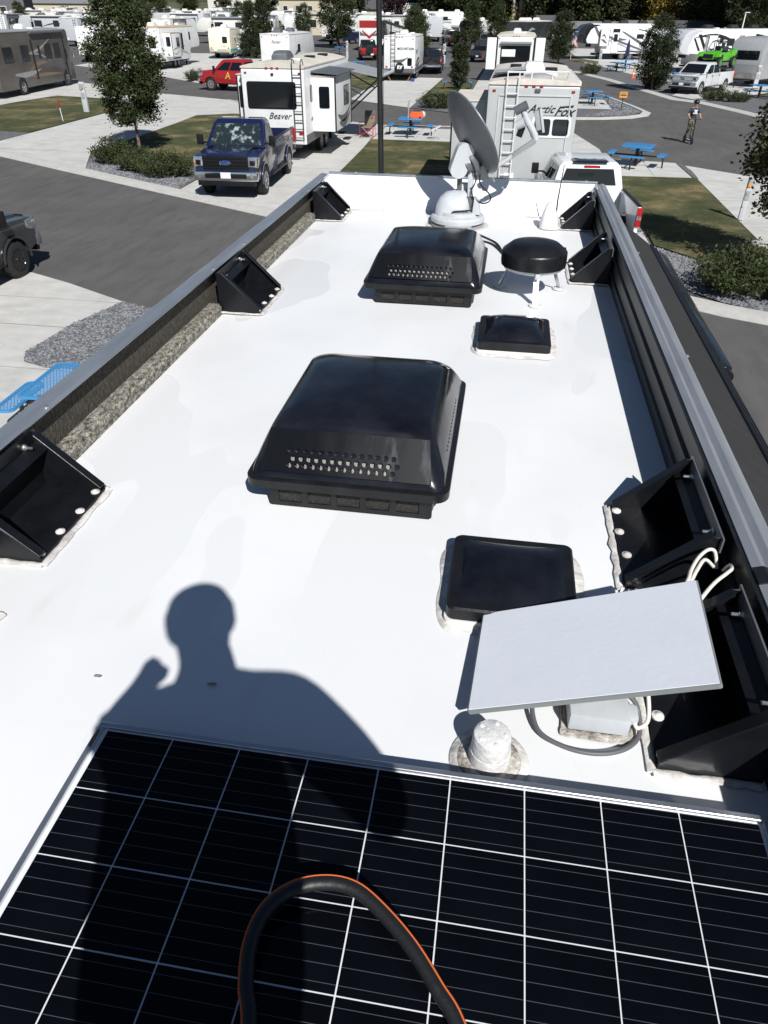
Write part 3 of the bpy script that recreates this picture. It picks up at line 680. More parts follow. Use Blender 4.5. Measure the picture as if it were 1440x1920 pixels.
mm = MB(); mm.box(bk - upv * .12 - nrm * .01, (.16, .16, .05), D); mm.box(bk - upv * .30 + nrm * .02, (.1, .12, .06), D); mm.box(bk - upv * .04 + side_ * .04 - nrm * .0, (.03, .06, .06), D); mm.build('back_bracket', M_mgrey, t, bevel=.01)
a0 = bk - upv * .34 + nrm * .06; tip = Vector((.585, .13, .655))
dv = (tip - a0).normalized()
MB().tube([a0, a0.lerp(tip, .6)], .019, 8).build('feed_arm', M_lgrey, t, smooth=50)
MB().ring([[p + Vector((0, -.02, -.024)), p + Vector((0, .02, -.024)), p + Vector((0, .02, .024)), p + Vector((0, -.02, .024))] for p in (a0.lerp(tip, .52), tip)]).build('arm_sleeve', M_silver, t, bevel=.004)
MB().tube([tip, tip + Vector((-.03, 0, .06)), tip + Vector((-.10, -.01, .155)), tip + Vector((-.13, -.02, .21))], [.026, .03, .026, .022], 8).build('feed_bracket', M_lgrey, t, smooth=50)
MB().cyl(tip + Vector((-.19, -.02, .20)), tip + Vector((-.10, -.03, .25)), .034, n=14).build('feed_horn', M_dgrey, t, smooth=40)
MB().cyl(tip + Vector((-.17, -.04, .10)), tip + Vector((-.11, -.04, .13)), .032, .038, n=14).build('feed_horn', M_lgrey, t, smooth=40)
MB().box(tip + Vector((.0, .02, .14)), (.05, .08, .14), (0, -.25, 0)).build('converter', M_mgrey, t, bevel=.006)
MB().box(tip + Vector((.03, .02, .14)), (.02, .1, .17), (0, -.25, 0)).build('converter_plate', M_lgrey, t, bevel=.003)
MB().box(tip + Vector((-.13, -.01, .06)), (.05, .05, .08), (0, .3, 0)).build('switch', M_blackp, t, bevel=.006)
for pts in ([(.09, -.03, .44), (.13, -.06, .40), (.12, -.05, .33), (.09, -.03, .30)], [(.16, .0, .41), (.17, -.03, .34), (.25, -.05, .27), (.26, -.05, .22), (.2, -.07, .20), (.12, -.06, .24), (.10, -.05, .30)], [(.13, -.06, .19), (.13, -.07, .15), (.05, -.12, .145), (-.03, -.14, .14), (-.045, -.145, .12)]):
    MB().tube(smooth_path(pts), .006, 6).build('cable', M_rubber, t, smooth=60)
for pts in ([(.08, -.22, .03), (.16, -.27, .012), (.28, -.42, .008), (.36, -.58, .008), (.42, -.9, .008)], [(.06, -.23, .02), (.12, -.33, .008), (.2, -.46, .008), (.33, -.6, .008), (.44, -.95, .008)]):
    MB().tube(smooth_path(pts), .0075, 6).build('cable', M_rubber, t, smooth=60)

# small white radio antenna with whip
t = thing('radio_antenna', 'small white cone antenna with a thin black whip near the end wall', 'antenna', (.385, 6.50, ROOF))
wavy_sealant('sealant', .13, .14, .05, .025, t)
mb = MB(); mb.ring([rr3(.16, .17, .06, 0, 0, .004), rr3(.15, .16, .06, 0, 0, .045), rr3(.125, .13, .05, .0, .01, .105), rr3(.075, .07, .03, -.002, .035, .165), rr3(.055, .045, .02, -.002, .04, .19)]); mb.build('housing', M_white, t, smooth=40)
MB().tube([(.06, .10, .0), (.055, .10, .20), (.07, .105, .47)], [.007, .006, .003], 6).build('whip', M_black, t, smooth=60)

# vent pipe
t = thing('vent_pipe', 'weathered white plumbing vent cap beside the solar panel edge', 'vent pipe', (.092, 1.10, ROOF))
M_chalk = mat('chalky_plastic', (.62, .61, .59), .8, var=.12, vscale=40, vcol=(.72, .71, .70), bump=.2, bscale=90)
M_dirt = mat('dirty_sealant', (.30, .26, .21), .9, var=.4, vscale=45, vcol=(.58, .55, .50), bump=.6, bscale=60)
MB().lathe([(.098, .0), (.095, .004), (.06, .007), (.04, .008)], 36).build('sealant', M_seal, t, smooth=50)
MB().lathe([(.078, .006), (.074, .011), (.05, .013)], 32).build('flange', M_dirt, t, smooth=50)
MB().lathe([(.05, .012), (.051, .028), (.049, .048), (.044, .05)], 36).build('collar', M_chalk, t, smooth=35)
MB().lathe([(.0475, .046), (.0455, .095), (.0435, .101), (.040, .1035), (.002, .105)], 36).build('cap', M_chalk, t, smooth=35)
for k in range(5):
    a = k * 1.256; MB().lathe([(.006, 0), (.005, .0015), (.001, .002)], 10, (.032 * math.cos(a), .032 * math.sin(a), .1042)).build('stud', M_white, t, smooth=50)

# flat white internet antenna on its mount
t = thing('flat_antenna', 'flat white rectangular internet antenna tilted on a mount beside the right rail', 'antenna', (.36, 1.262, ROOF))
M_face = mat('antenna_face', (.76, .785, .83), .6, var=.02, vscale=5, bump=.03, bscale=60)
MA = Matrix.Translation((.314 - .36, 1.368 - 1.262, 3.768 - ROOF)) @ Matrix.Rotation(-.044, 4, 'Z') @ Matrix.Rotation(-.397, 4, 'Y') @ Matrix.Rotation(-.047, 4, 'X')
mb = MB(); mb.X = MA; q = rrect(.594, .383, .006, 3)
mb.ring([[(x * .985, y * .98, -.014) for x, y in q], [(x, y, -.011) for x, y in q], [(x, y, 0) for x, y in q], [(x * .992, y * .988, .001) for x, y in q]]); mb.build('panel_body', mat('antenna_edge', (.20, .215, .215), .5), t)
mb = MB(); mb.X = MA; mb.box((0, 0, .0018), (.585, .374, .002)); mb.build('face', M_face, t)
mb = MB(); mb.X = MA; mb.box((.02, .0, -.03), (.2, .2, .03)); mb.build('back_housing', M_offw, t, bevel=.008)
MB().tube([(.0, .02, .03), (-.01, .06, .08), (-.02, .10, .13)], .022, 10).build('stalk', M_white, t, smooth=50)
MB().box((0, .0, .036), (.15, .085, .055)).build('mount_box', M_lgrey, t, bevel=.006)
MB().box((.085, .01, .034), (.03, .05, .03)).build('cable_gland', M_lgrey, t, bevel=.008)
wavy_sealant('sealant', .15, .09, .01, .016, t, m=M_dirt)
cb = [(-.14, .10, .05), (-.165, .03, .03), (-.15, -.058, .012), (-.085, -.098, .009), (-.008, -.106, .009), (.06, -.083, .009), (.102, -.036, .010), (.105, .02, .03), (.085, .04, .06), (.03, .05, .09)]
MB().tube(smooth_path(cb), .0065, 8).build('cable', mat('grey_cable', (.10, .10, .11), .5), t, smooth=60)
wc = mat('white_cable', (.70, .67, .60), .5)
for pts in ([(.10, .06, .15), (.12, .03, .08), (.125, .0, .03), (.10, -.02, .02), (.09, -.01, .03)], [(.20, .30, .18), (.244, .363, .2), (.267, .423, .2), (.299, .485, .2), (.334, .527, .2), (.357, .533, .19), (.372, .52, .14)], [(.21, .30, .17), (.255, .37, .19), (.285, .43, .195), (.32, .49, .19), (.36, .51, .15)], [(.24, .26, .17), (.277, .31, .2), (.32, .373, .2), (.363, .422, .2), (.384, .448, .2), (.388, .476, .19), (.385, .50, .15)]):
    MB().tube(smooth_path(pts), .0055, 8).build('cable', wc, t, smooth=60)

# solar panel: frame, white back sheet, cells with busbars
t = thing('solar_panel', 'black solar panel with white grid lines at the bottom of the picture', 'solar panel', (-.86, 1.008, ROOF))
PW, PH, px_, py_ = 1.556, .985, .168, .1575
fr = MB()
for c, d in (((PW / 2, -.007, .05), (PW, .014, .035)), ((PW / 2, -PH + .007, .05), (PW, .014, .035)), ((.007, -PH / 2, .05), (.014, PH - .028, .035)), ((PW - .007, -PH / 2, .05), (.014, PH - .028, .035))): fr.box(c, d)
fr.build('frame', M_alu, t, bevel=.0012, seg=1)
MB().box((PW / 2, -PH / 2, .054), (PW - .028, PH - .028, .006)).build('back_sheet', mat('white_back_sheet', (.72, .73, .74), .35), t)
M_cell = mat('solar_cell', (.0025, .0028, .0045), .09, spec=.16, var=.3, vscale=3, rvar=.04)
M_bus = mat('busbar', (.055, .063, .078), .5, .0)
cw, ch = px_ - .0036, py_ - .0036
cell = MB(); cell.box((0, 0, 0), (cw, ch, .0012))
for k in range(5):
    y = -ch / 2 + ch * (k + .5) / 5; cell.add([(-cw / 2, y - .0006, .0008), (cw / 2, y - .0006, .0008), (cw / 2, y + .0006, .0008), (-cw / 2, y + .0006, .0008)], [(0, 1, 2, 3)], 1)
c0 = cell.build('cell', [M_cell, M_bus], t, fix=False); first = True
for j in range(6):
    for i in range(9):
        o = c0 if first else link('cell', c0.data, t); first = False
        o.location = (.024 + px_ * (i + .5), -.016 - py_ * (j + .5), .0578)
for x in (.3, 1.25): 
    for y in (-.05, -.93): MB().box((x, y, .016), (.08, .05, .033)).build('mount_foot', M_alu, t)
MB().box((.009, -.05, .0685), (.008, .05, .001)).build('label_strip', mat('brown_label', (.22, .14, .08), .6), t)

# hose looped over the panel
t = thing('hose', 'black hose with orange stripe looping over the solar panel', 'hose', (-.22, .6, ROOF + .07))
hp = smooth_path([(.06, -.6, .02), (-.02, -.34, .02), (-.073, -.159, .028), (-.096, -.106, .03), (-.11, -.038, .03), (-.099, .026, .03), (-.059, .071, .03), (0, .093, .03), (.059, .09, .03), (.117, .057, .03), (.18, .005, .03), (.235, -.056, .028), (.274, -.103, .026), (.33, -.22, .02), (.42, -.6, .02)], 6)
MB().tube(hp, .0135, 12).build('tube', mat('hose_rubber', (.012, .012, .013), .5, bump=.1), t, smooth=60)
st = []
for i, p in enumerate(hp):
    d = (hp[min(i + 1, len(hp) - 1)] - hp[max(i - 1, 0)]).normalized(); s_ = Vector((d.y, -d.x, 0)).normalized()
    st.append(p - s_ * .0118 + Vector((0, 0, .0065)))
MB().tube(st, .0028, 6).build('stripe', mat('orange_stripe', (.6, .13, .03), .5), t, smooth=60)

# dried leaf scraps / specks on the membrane
for k, (x, y) in enumerate(((-.66, 1.215), (-.38, 1.03), (-.98, 1.19))):
    mb = MB(); q = [(random.uniform(.006, .016) * math.cos(a), random.uniform(.003, .008) * math.sin(a), .002 + random.uniform(0, .003)) for a in [i * .785 for i in range(8)]]
    mb.add(q, [tuple(range(8))]); tag(mb.build('leaf_scrap', M_dirt, loc=(x, y, ROOF + .003), fix=False), ('dark crumb of debris lying in the shadow of the head', 'dark crumb of debris lying by the solar panel edge', 'pale crumb of debris lying left of the shadow')[k], 'debris')
# ---------------------------------------------------------------- builders for what stands on the ground
_wheels = {}
def wheel(parent, x, y, r=.40, w=.27, rim=None, side=1, z=0.):
    """wheel with axle along x; shares mesh data"""
    rim = rim or M_silver; key = (r, w, rim.name)
    if key not in _wheels:
        Mx = Matrix.Rotation(R_(90), 3, 'Y'); a = MB()
        a.lathe([(r * .58, -w * .46), (r * .86, -w / 2), (r * .97, -w * .42), (r, -w * .28), (r, w * .28), (r * .97, w * .42), (r * .86, w / 2), (r * .58, w * .46)], 26, M=Mx)
        for k in range(26):                       # tread blocks
            t = 2 * math.pi * (k + .5) / 26; a.box((0, r * .995 * math.sin(t), r * .995 * math.cos(t)), (w * .62, r * .11, r * .05), (-t, 0, 0))
        b = MB(); b.lathe([(r * .6, w * .40), (r * .6, w * .5), (r * .53, w * .50), (r * .47, w * .34), (r * .2, w * .38), (r * .17, w * .47), (.005, w * .48)], 24, M=Mx)
        for k in range(8):
            t = 2 * math.pi * k / 8; b.box((w * .42, r * .38 * math.sin(t), r * .38 * math.cos(t)), (w * .1, r * .1, r * .26), (-t, 0, 0))
        o1 = a.build('tyre', M_rubber, smooth=35); o2 = b.build('rim', rim, smooth=35)
        _wheels[key] = (o1.data, o2.data); bpy.data.objects.remove(o1); bpy.data.objects.remove(o2)
    e = bpy.data.objects.new('wheel', None); COL.objects.link(e); e.parent = parent; e.location = (x, y, r + z)
    if side < 0: e.rotation_euler = (0, 0, math.pi)
    link('tyre', _wheels[key][0], e); link('rim', _wheels[key][1], e)
    return e

def pickup(label, loc, yaw, paint, cab='crew', L=5.9, cat='pickup truck', rim=None, grille=None, bumper=None, badge=None, group=None, bed_open=True, tailgate=True, lights=M_red, shade=M_glass):
    """pickup truck, front towards local +y, origin on the ground under its centre"""
    t = thing('pickup_truck', label, cat, loc, yaw, group, ground=True)
    Wd, hw = 2.0, 1.0; yF, yR = L / 2, -L / 2; wf = yF - .97; wr = yR + 1.25; r = .405
    cabL = {'crew': 2.25, 'regular': 1.28}[cab]; yc1 = wf - .48; yc0 = yc1 - cabL          # door shut line / back of cab
    # lower body with wheel arches
    def arch(cy):
        return [(cy + .50 * math.cos(a), max(.46, r + .50 * math.sin(a))) for a in [R_(x) for x in (-8, 12, 35, 60, 90, 120, 145, 168, 188)]]
    zb = .47
    low = [(yF - .08, zb + .12)] + [(yF - .06, 1.0), (yF - .14, 1.17), (yc1 + .12, 1.24), (yc1 - .05, 1.26), (yc0, 1.26)] + [(yc0, zb)]
    low += [(y, z) for y, z in arch(wf)[::-1]]
    mb = MB(); mb.prism(low, 'x', -hw + .03, hw - .03); body = mb.build('body', paint, t, bevel=.05)
    mb = MB(); mb.prism([(yF - .12, 1.12), (yF - .2, 1.22), (yc1 + .25, 1.31), (yc1 + .25, 1.2)], 'x', -.62, .62); mb.build('hood', paint, t, bevel=.03)
    # cab greenhouse
    zt = 1.93; A = [(hw - .06, 1.25), (hw - .26, zt - .06), (hw - .34, zt)]
    def sec(y, inset, z): return [(-(hw - .06 - inset), y, z), ((hw - .06 - inset), y, z)]
    yb, yfb, yft = yc0 + .02, yc1 + .22, yc1 - .52
    rg = [[(-.95, yb, 1.25), (.95, yb, 1.25), (.95, yfb, 1.25), (-.95, yfb, 1.25)], [(-.80, yb + .06, zt - .10), (.80, yb + .06, zt - .10), (.80, yft + .1, zt - .10), (-.80, yft + .1, zt - .10)], [(-.70, yb + .12, zt), (.70, yb + .12, zt), (.70, yft - .05, zt), (-.70, yft - .05, zt)]]
    mb = MB(); mb.ring(rg); cabo = mb.build('cab', paint, t, bevel=.035)
    def pane(name, q, m=M_glass, off=.008):
        q = [Vector(p) for p in q]; n = (q[1] - q[0]).cross(q[2] - q[0]).normalized(); c = sum(q, Vector()) / len(q)
        if n.dot(c - Vector((0, (yb + yfb) / 2, 1.5))) < 0: n = -n
        b = MB(); b.ring([[p - n * .02 for p in q], [p + n * off for p in q]]); return b.build(name, m, cabo)
    def on(u, v, face):
        """bilinear point on a greenhouse face, v 0..1 from belt to roof edge"""
        b0, b1, t0, t1 = face; return b0.lerp(b1, u).lerp(t0.lerp(t1, u), v)
    fr = [Vector(p) for p in (rg[0][3], rg[0][2], rg[1][3], rg[1][2])]; bk = [Vector(p) for p in (rg[0][0], rg[0][1], rg[1][0], rg[1][1])]
    pane('windshield', [on(.06, .08, fr), on(.94, .08, fr), on(.93, .97, fr), on(.07, .97, fr)], shade)
    MB().box((0, yfb + .03, 1.275), (1.5, .1, .03)).build('wiper_cowl', M_blackp, t, bevel=.008)
    pane('rear_window', [on(.1, .25, bk), on(.9, .25, bk), on(.88, .92, bk), on(.12, .92, bk)])
    for s in (-1, 1):
        i0, i1 = (0, 3) if s < 0 else (1, 2)
        sd = [Vector(rg[0][i0]), Vector(rg[0][i1]), Vector(rg[1][i0]), Vector(rg[1][i1])]
        spans = [(.05, .46), (.50, .90)] if cab == 'crew' else [(.10, .84)]
        for a, b in spans: pane('side_window', [on(a, .06, sd), on(b, .06, sd), on(b - (.10 if b > .8 else 0), .9, sd), on(a + .01, .9, sd)])
        for a in ([.475, .93] if cab == 'crew' else [.93]):
            yy = sd[0].lerp(sd[1], a).y
            MB().box((s * (hw - .028), min(yy, yc1 - .02), .87), (.008, .012, .72)).build('door_gap', M_matblk, t)
        for yy in ([yc1 - 1.0, yc0 + .15] if cab == 'crew' else [yc1 - 1.0]): MB().box((s * (hw - .015), yy, 1.12), (.035, .2, .04)).build('door_handle', M_black, t, bevel=.008)
        m_ = MB(); m_.box((s * 1.16, yc1 + .02, 1.42), (.2, .1, .28)); m_.box((s * 1.0, yc1 + .0, 1.34), (.2, .05, .05)); m_.build('mirror', M_blackp, t, bevel=.02)
        MB().box((s * (hw - .03), (wf + wr) / 2 - .05, .47), (.22, wf - wr - 1.15, .05)).build('running_board', M_blackp, t, bevel=.015)
        MB().prism([(yF - .10, .86), (yF - .02, .9), (yF - .05, 1.16), (yF - .40, 1.13), (yF - .36, .95)], 'x', s * .70, s * (hw - .012)).build('headlight', M_lamp, t, bevel=.02)
        MB().box((s * .84, yF - .035, 1.0), (.16, .03, .13)).build('lamp_bowl', M_glass, t, bevel=.01); MB().box((s * .955, yF - .06, .96), (.05, .06, .16)).build('indicator', M_amber, t, bevel=.008)
        ml = MB(); ml.box((s * (hw - .06), yR + .035, 1.06), (.13, .08, .44)); tl = ml.build('tail_light', lights, t, bevel=.015)
        MB().box((s * (hw - .06), yR - .005, 1.05), (.11, .01, .09)).build('reverse_lens', M_lamp, tl)
        for cy in (wf, wr):
            wheel(t, s * (hw - .13), cy, r, .27, rim, s)
            ar = [(cy + .515 * math.cos(a), r + .515 * math.sin(a)) for a in [R_(x) for x in range(-4, 185, 12)]]; ai = [(cy + .47 * math.cos(a), r + .47 * math.sin(a)) for a in [R_(x) for x in range(-4, 185, 12)]]
            f = MB(); nn = len(ar); f.ring([[(s * (hw - .02), *ar[k]), (s * (hw + .012), *ar[k]), (s * (hw + .012), *ai[k]), (s * (hw - .02), *ai[k])] for k in range(nn)]); f.build('fender_flare', paint, t, smooth=40)
    # bed
    zs = 1.30; mb = MB(); th = .09
    side = [(yc0 - .02, zs), (yR + .05, zs), (yR + .03, .55)] + [(wr - .5, .5)] + [(y, z) for y, z in arch(wr)[::-1]][::1] + [(yc0 - .02, .5)]
    side = [(yc0 - .02, zs), (yc0 - .02, .5)] + [(y, z) for y, z in arch(wr)] + [(yR + .03, .58), (yR + .05, zs)]
    for s in (-1, 1): mb.prism(side, 'x', s * (hw - .03), s * (hw - .03 - th))
    mb.box((0, yc0 - .06, .9), (1.8, .05, .7)); mb.build('bed_side', paint, t, bevel=.02)
    mb = MB(); mb.box((0, (yc0 + yR) / 2, .70), (1.78, yc0 - yR - .14, .05)); mb.box((0, (yc0 + yR) / 2 + .02, .9), (1.70, yc0 - yR - .2, .4)) if not bed_open else None; mb.build('bed_floor', M_matblk, t)
    mr = MB()
    for s in (-1, 1): mr.box((s * (hw - .075), (yc0 + yR) / 2, zs + .012), (.11, yc0 - yR - .1, .03))
    mr.build('bed_rail', M_blackp, t, bevel=.008)
    if tailgate:
        tg = MB().box((0, yR + .06, .97), (1.74, .07, .62)).build('tailgate', paint, t, bevel=.02); MB().box((0, yR + .02, 1.15), (.3, .02, .1)).build('handle', M_blackp, tg)
    bumper = bumper or M_chrome
    mb = MB(); mb.prism([(-.99, .52), (.99, .52), (.99, .78), (-.99, .78)], 'y', yF - .12, yF + .06); fb = mb.build('front_bumper', bumper, t, bevel=.04)
    MB().box((0, yF + .045, .66), (1.3, .06, .13)).build('bumper_slot', M_blackp, fb, bevel=.02)
    MB().box((0, yF - .02, .46), (1.8, .12, .14)).build('air_dam', M_blackp, t, bevel=.02)
    for s in (-1, 1): MB().lathe([(.07, 0), (.07, .03), (.05, .035)], 14, (s * .82, yF + .05, .66), Matrix.Rotation(R_(-90), 3, 'X')).build('fog_light', M_lamp, fb, smooth=40)
    mb = MB(); mb.box((0, yR - .06, .62), (1.9, .2, .2)); mb.build('rear_bumper', bumper, t, bevel=.03)
    grille = grille or M_blackp
    g = MB(); g.box((0, yF - .05, 1.0), (1.42, .05, .36)); go = g.build('grille', grille, t, bevel=.015)
    for k in range(4): MB().box((0, yF - .022, .87 + k * .085), (1.36, .03, .03)).build('grille_bar', grille, go)
    for k in range(5): MB().box((-.55 + k * .275, yF - .03, 1.0), (.02, .02, .3)).build('grille_rib', grille, go)
    MB().box((0, yF + .075, .68), (.31, .012, .155)).build('licence_plate', M_plate, t)
    if badge:
        ov = MB(); ov.lathe([(.001, .012), (.9, .012), (1, 0)], 28, (0, yF, 1.0), Matrix.Rotation(R_(-90), 3, 'X'), sx=.16, sy=.07); ov.lathe([(1, 0), (1.07, .006), (1.12, -.002)], 28, (0, yF, 1.0), Matrix.Rotation(R_(-90), 3, 'X'), sx=.16, sy=.07, mi=1, cap=False)
        ov.build('badge', [mat('badge_blue', (.02, .05, .16), .3), M_chrome], t, smooth=40, fix=False)
        text('badge_lettering', 'Ford', .12, Matrix.Translation((0, yF + .015, 1.0)) @ Matrix.Rotation(math.pi, 4, 'Z') @ Matrix.Rotation(R_(90), 4, 'X'), M_chrome, t, .35)
    MB().box((0, 0, .5), (1.5, L - 1.2, .2)).build('chassis', M_matblk, t)
    return t

# ---- recreational vehicles
def swoosh(rng, y0, y1, z0, z1):
    """a curved tapering stripe as a 2D polygon (y,z)"""
    n = 9; top = []; bot = []; k = rng.uniform(-.35, .35); w = rng.uniform(.05, .16)
    for i in range(n):
        u = i / (n - 1); y = y0 + (y1 - y0) * u; z = z0 + (z1 - z0) * u + k * math.sin(u * math.pi); h = w * math.sin(math.pi * min(1, .08 + u * .95)) + .008
        top.append((y, z + h)); bot.append((y, z - h))
    return top + bot[::-1]
def rv(name, label, loc, yaw, L, H=3.2, kind='trailer', W=2.5, body=M_white, roof=M_offw, stripe=M_dgrey, wins=(), slides=(), rear_win=None, ladder=None, acs=(), awning=None, swooshes=3,
       seed=1, doors=(), cap=None, lowband=None, cat=None, rear_lights=True, group=None, ac_mat=M_offw, frontwin=None, crown=.07, spare=None):
    rng = random.Random(seed); t = thing(name, label, cat or 'camper trailer', loc, yaw, group, ground=True); a, b = -L / 2, L / 2; hw = W / 2
    if kind == 'fifth': prof = [(a, .6), (a, H - .1), (a + .1, H), (b - 1.5, H), (b - .85, H - .10), (b - .4, H - .4), (b - .1, H - .95), (b, 2.0), (b - .12, 1.72), (b - .4, 1.55), (b - 2.5, 1.5), (b - 2.7, 1.3), (b - 2.75, .6)]
    elif kind == 'classA': prof = [(a, .38), (a, H - .06), (a + .06, H), (b - .42, H), (b - .2, H - .14), (b - .04, 1.55), (b, 1.0), (b - .02, .42)]
    elif kind == 'round': prof = [(a + .25, .5), (a, .9), (a, H - .7), (a + .15, H - .25), (a + .6, H), (b - .6, H), (b - .15, H - .25), (b, H - .7), (b, .9), (b - .25, .5)]
    else: prof = [(a, .55), (a, H - .1), (a + .1, H), (b - 1.1, H), (b - .45, H - .22), (b - .08, H - .95), (b, 1.5), (b, 1.0), (b - .35, .6), (b - .5, .55)]
    mb = MB(); mb.prism(prof, 'x', -hw, hw); bo = mb.build('body', body, t, bevel=.05)
    if cap:                              # coloured nose cap, a shell proud of the body
        q = [p for p in prof if p[0] > b - 1.6 and p[1] > 1.4]
        if len(q) > 2:
            q = [(b - 1.5, H + .004)] + [p for p in q if p[0] > b - 1.5]; c_ = MB(); out = [(y + .012, z + .012) for y, z in q]
            c_.ring([[(x, y, z) for y, z in out + [(y - .95, z - .12) for y, z in reversed(q)]] for x in (-hw - .006, hw + .006)]); c_.build('nose_cap', cap, t, bevel=.02)
    # crowned roof sheet
    n = 8; xs = [-hw + .0 + i * W / n for i in range(n + 1)]; end = b - (1.5 if kind == 'fifth' else 1.1 if kind == 'trailer' else .6)
    top = [(x, H + .012 + crown * (1 - (2 * x / W) ** 2)) for x in xs]
    mb = MB(); mb.prism([(-hw - .015, H - .05)] + [(-hw - .015, H)] + top + [(hw + .015, H), (hw + .015, H - .05)], 'y', a - .012 if kind != 'round' else a + .5, end); ro = mb.build('roof', roof, t, smooth=40)
    for y in acs:
        o = MB(); y_ = a + y; o.ring([rr3(.66, .95, .06, 0, y_, H + crown - .02), rr3(.66, .95, .06, 0, y_, H + crown + .12), rr3(.52, .75, .1, 0, y_ + .03, H + crown + .28), rr3(.4, .5, .1, 0, y_ + .03, H + crown + .3)]); ao = o.build('air_conditioner', ac_mat, t, smooth=40)
        g = MB()
        for k in range(5): g.box((0, y_ - .46 + k * .012, H + crown + .05 + k * .035), (.5, .02, .014))
        g.build('grille', M_mgrey if ac_mat is not M_mgrey else M_dgrey, ao)
    for k in range(3):
        o = MB(); y_ = a + L * (.2 + .22 * k) + rng.uniform(-.3, .3); x_ = rng.choice((-.6, .6, .5)); o.box((x_, y_, H + crown * .6 + .05), (.4, .4, .12)); o.build('roof_vent', M_white if rng.random() < .6 else M_blackp, t, bevel=.03)
    def onside(s, y, z): return (s * (hw + .001), y, z)
    def window(par, s, y, z, w, h, x=None, m=M_glass2):
        x = hw if x is None else x
        f = MB(); f.ring([[(s * (x - .02), y + u, z + v) for u, v in rrect(w + .07, h + .07, .08, 3)], [(s * (x + .015), y + u, z + v) for u, v in rrect(w + .07, h + .07, .08, 3)]]); fo = f.build('window', M_blackp if body is not M_cream else M_white, par)
        g = MB(); g.ring([[(s * (x + .0), y + u, z + v) for u, v in rrect(w, h, .06, 3)], [(s * (x + .021), y + u, z + v) for u, v in rrect(w, h, .06, 3)]]); g.build('pane', m, fo)
        if w > .7: MB().box((s * (x + .022), y, z), (.008, .03, h)).build('mullion', M_blackp, fo)
    for s, y, z, w, h in wins: window(t, s, a + y, z, w, h)
    for s, y in doors:
        d = MB(); d.ring([[(s * (hw - .02), a + y + u, 1.62 + v) for u, v in rrect(.72, 1.9, .08, 3)], [(s * (hw + .02), a + y + u, 1.62 + v) for u, v in rrect(.72, 1.9, .08, 3)]]); do = d.build('door', body, t)
        e = MB(); e.ring([[(s * (hw - .02), a + y + u, 1.62 + v) for u, v in rrect(.78, 1.96, .1, 3)], [(s * (hw + .012), a + y + u, 1.62 + v) for u, v in rrect(.78, 1.96, .1, 3)]]); e.build('door_frame', M_blackp, do)
        g = MB(); g.ring([[(s * (hw - .0), a + y + u, 2.05 + v) for u, v in rrect(.42, .7, .06, 3)], [(s * (hw + .026), a + y + u, 2.05 + v) for u, v in rrect(.42, .7, .06, 3)]]); g.build('pane', M_glass2, do)
        MB().box((s * (hw + .03), a + y - .27, 1.5), (.04, .05, .12)).build('handle', M_blackp, do)
    for s, y0, y1, z0, z1, dep in slides:
        x0, x1 = s * (hw - .1), s * (hw + dep); q = MB(); q.box(((x0 + x1) / 2, a + (y0 + y1) / 2, (z0 + z1) / 2), (abs(x1 - x0), y1 - y0, z1 - z0)); so = q.build('slide_out', body, t, bevel=.02)
        MB().box(((x0 + x1) / 2 + s * .02, a + (y0 + y1) / 2, z1 + .02), (abs(x1 - x0) + .02, y1 - y0 + .06, .03)).build('slide_roof', roof, so)
        for yy in (y0, y1): MB().box((s * (hw + dep - .0), a + yy, (z0 + z1) / 2), (.05, .04, z1 - z0)).build('slide_trim', M_blackp, so)
        if y1 - y0 > 1.2:
            window(so, s, a + (y0 + y1) / 2 + (y1 - y0) * .18, (z0 + z1) / 2 + .2, min(1.0, (y1 - y0) * .3), .65, hw + dep)
        for k in range(2):
            yy0 = a + y0 + rng.uniform(.05, .3) * (y1 - y0); p = swoosh(rng, yy0, a + y1 - .1, z0 + .25 + .3 * k, z0 + rng.uniform(.3, .9)); q = MB(); q.prism(p, 'x', s * (hw + dep - .002), s * (hw + dep + .006)); q.build('graphic_stripe', stripe, so)
        # end wall of the slide has a tall window too
        f = MB(); f.ring([[((x0 + x1) / 2 + s * .08 + u, a + y0 + w_, (z0 + z1) / 2 + .25 + v) for u, v in rrect(min(.42, dep * .55), .75, .06, 3)] for w_ in (.0, -.02)]); f.build('end_window', M_glass, so)
    for k in range(swooshes):
        for s in (-1, 1):
            y0 = a + L * rng.uniform(.02, .45); y1 = y0 + L * rng.uniform(.25, .5); z0 = rng.uniform(.95, H - .9); p = swoosh(rng, y0, min(y1, b - (2.8 if kind == 'fifth' and z0 < 1.9 else 1.3)), z0, min(H - .4, max(.9, z0 + rng.uniform(-.7, .9))))
            q = MB(); q.prism(p, 'x', s * (hw - .002), s * (hw + .006 + k * .002)); q.build('graphic_stripe', stripe if k % 2 == 0 else M_mgrey, t)
    if lowband:
        lb = MB(); y1 = b - (2.8 if kind == 'fifth' else .5)
        for s in (-1, 1): lb.box((s * (hw + .003), (a + y1) / 2, .78), (.012, y1 - a, .32))
        lb.build('lower_band', lowband, t)
    if kind == 'classA':
        q = [Vector((-hw + .15, b - .2, H - .2)), Vector((hw - .15, b - .2, H - .2)), Vector((hw - .08, b - .06, 1.6)), Vector((-hw + .08, b - .06, 1.6))]
        g = MB(); g.ring([q, [p + Vector((0, .035, .004)) for p in q]]); g.build('windshield', M_glass, t)
        for s in (-1, 1):
            MB().box((s * (hw + .12), b - .1, 2.0), (.1, .16, .4)).build('mirror', M_chrome, t, bevel=.04)
            [wheel(t, s * (hw - .125), yy, .48, .3, M_chrome, s) for yy in (b - 1.6, a + 2.9)]; [MB().cyl((s * (hw - .05), yy, .5), (s * (hw + .004), yy, .5), .58, n=24).build('wheel_arch', M_matblk, t) for yy in (b - 1.6, a + 2.9)]
    else:
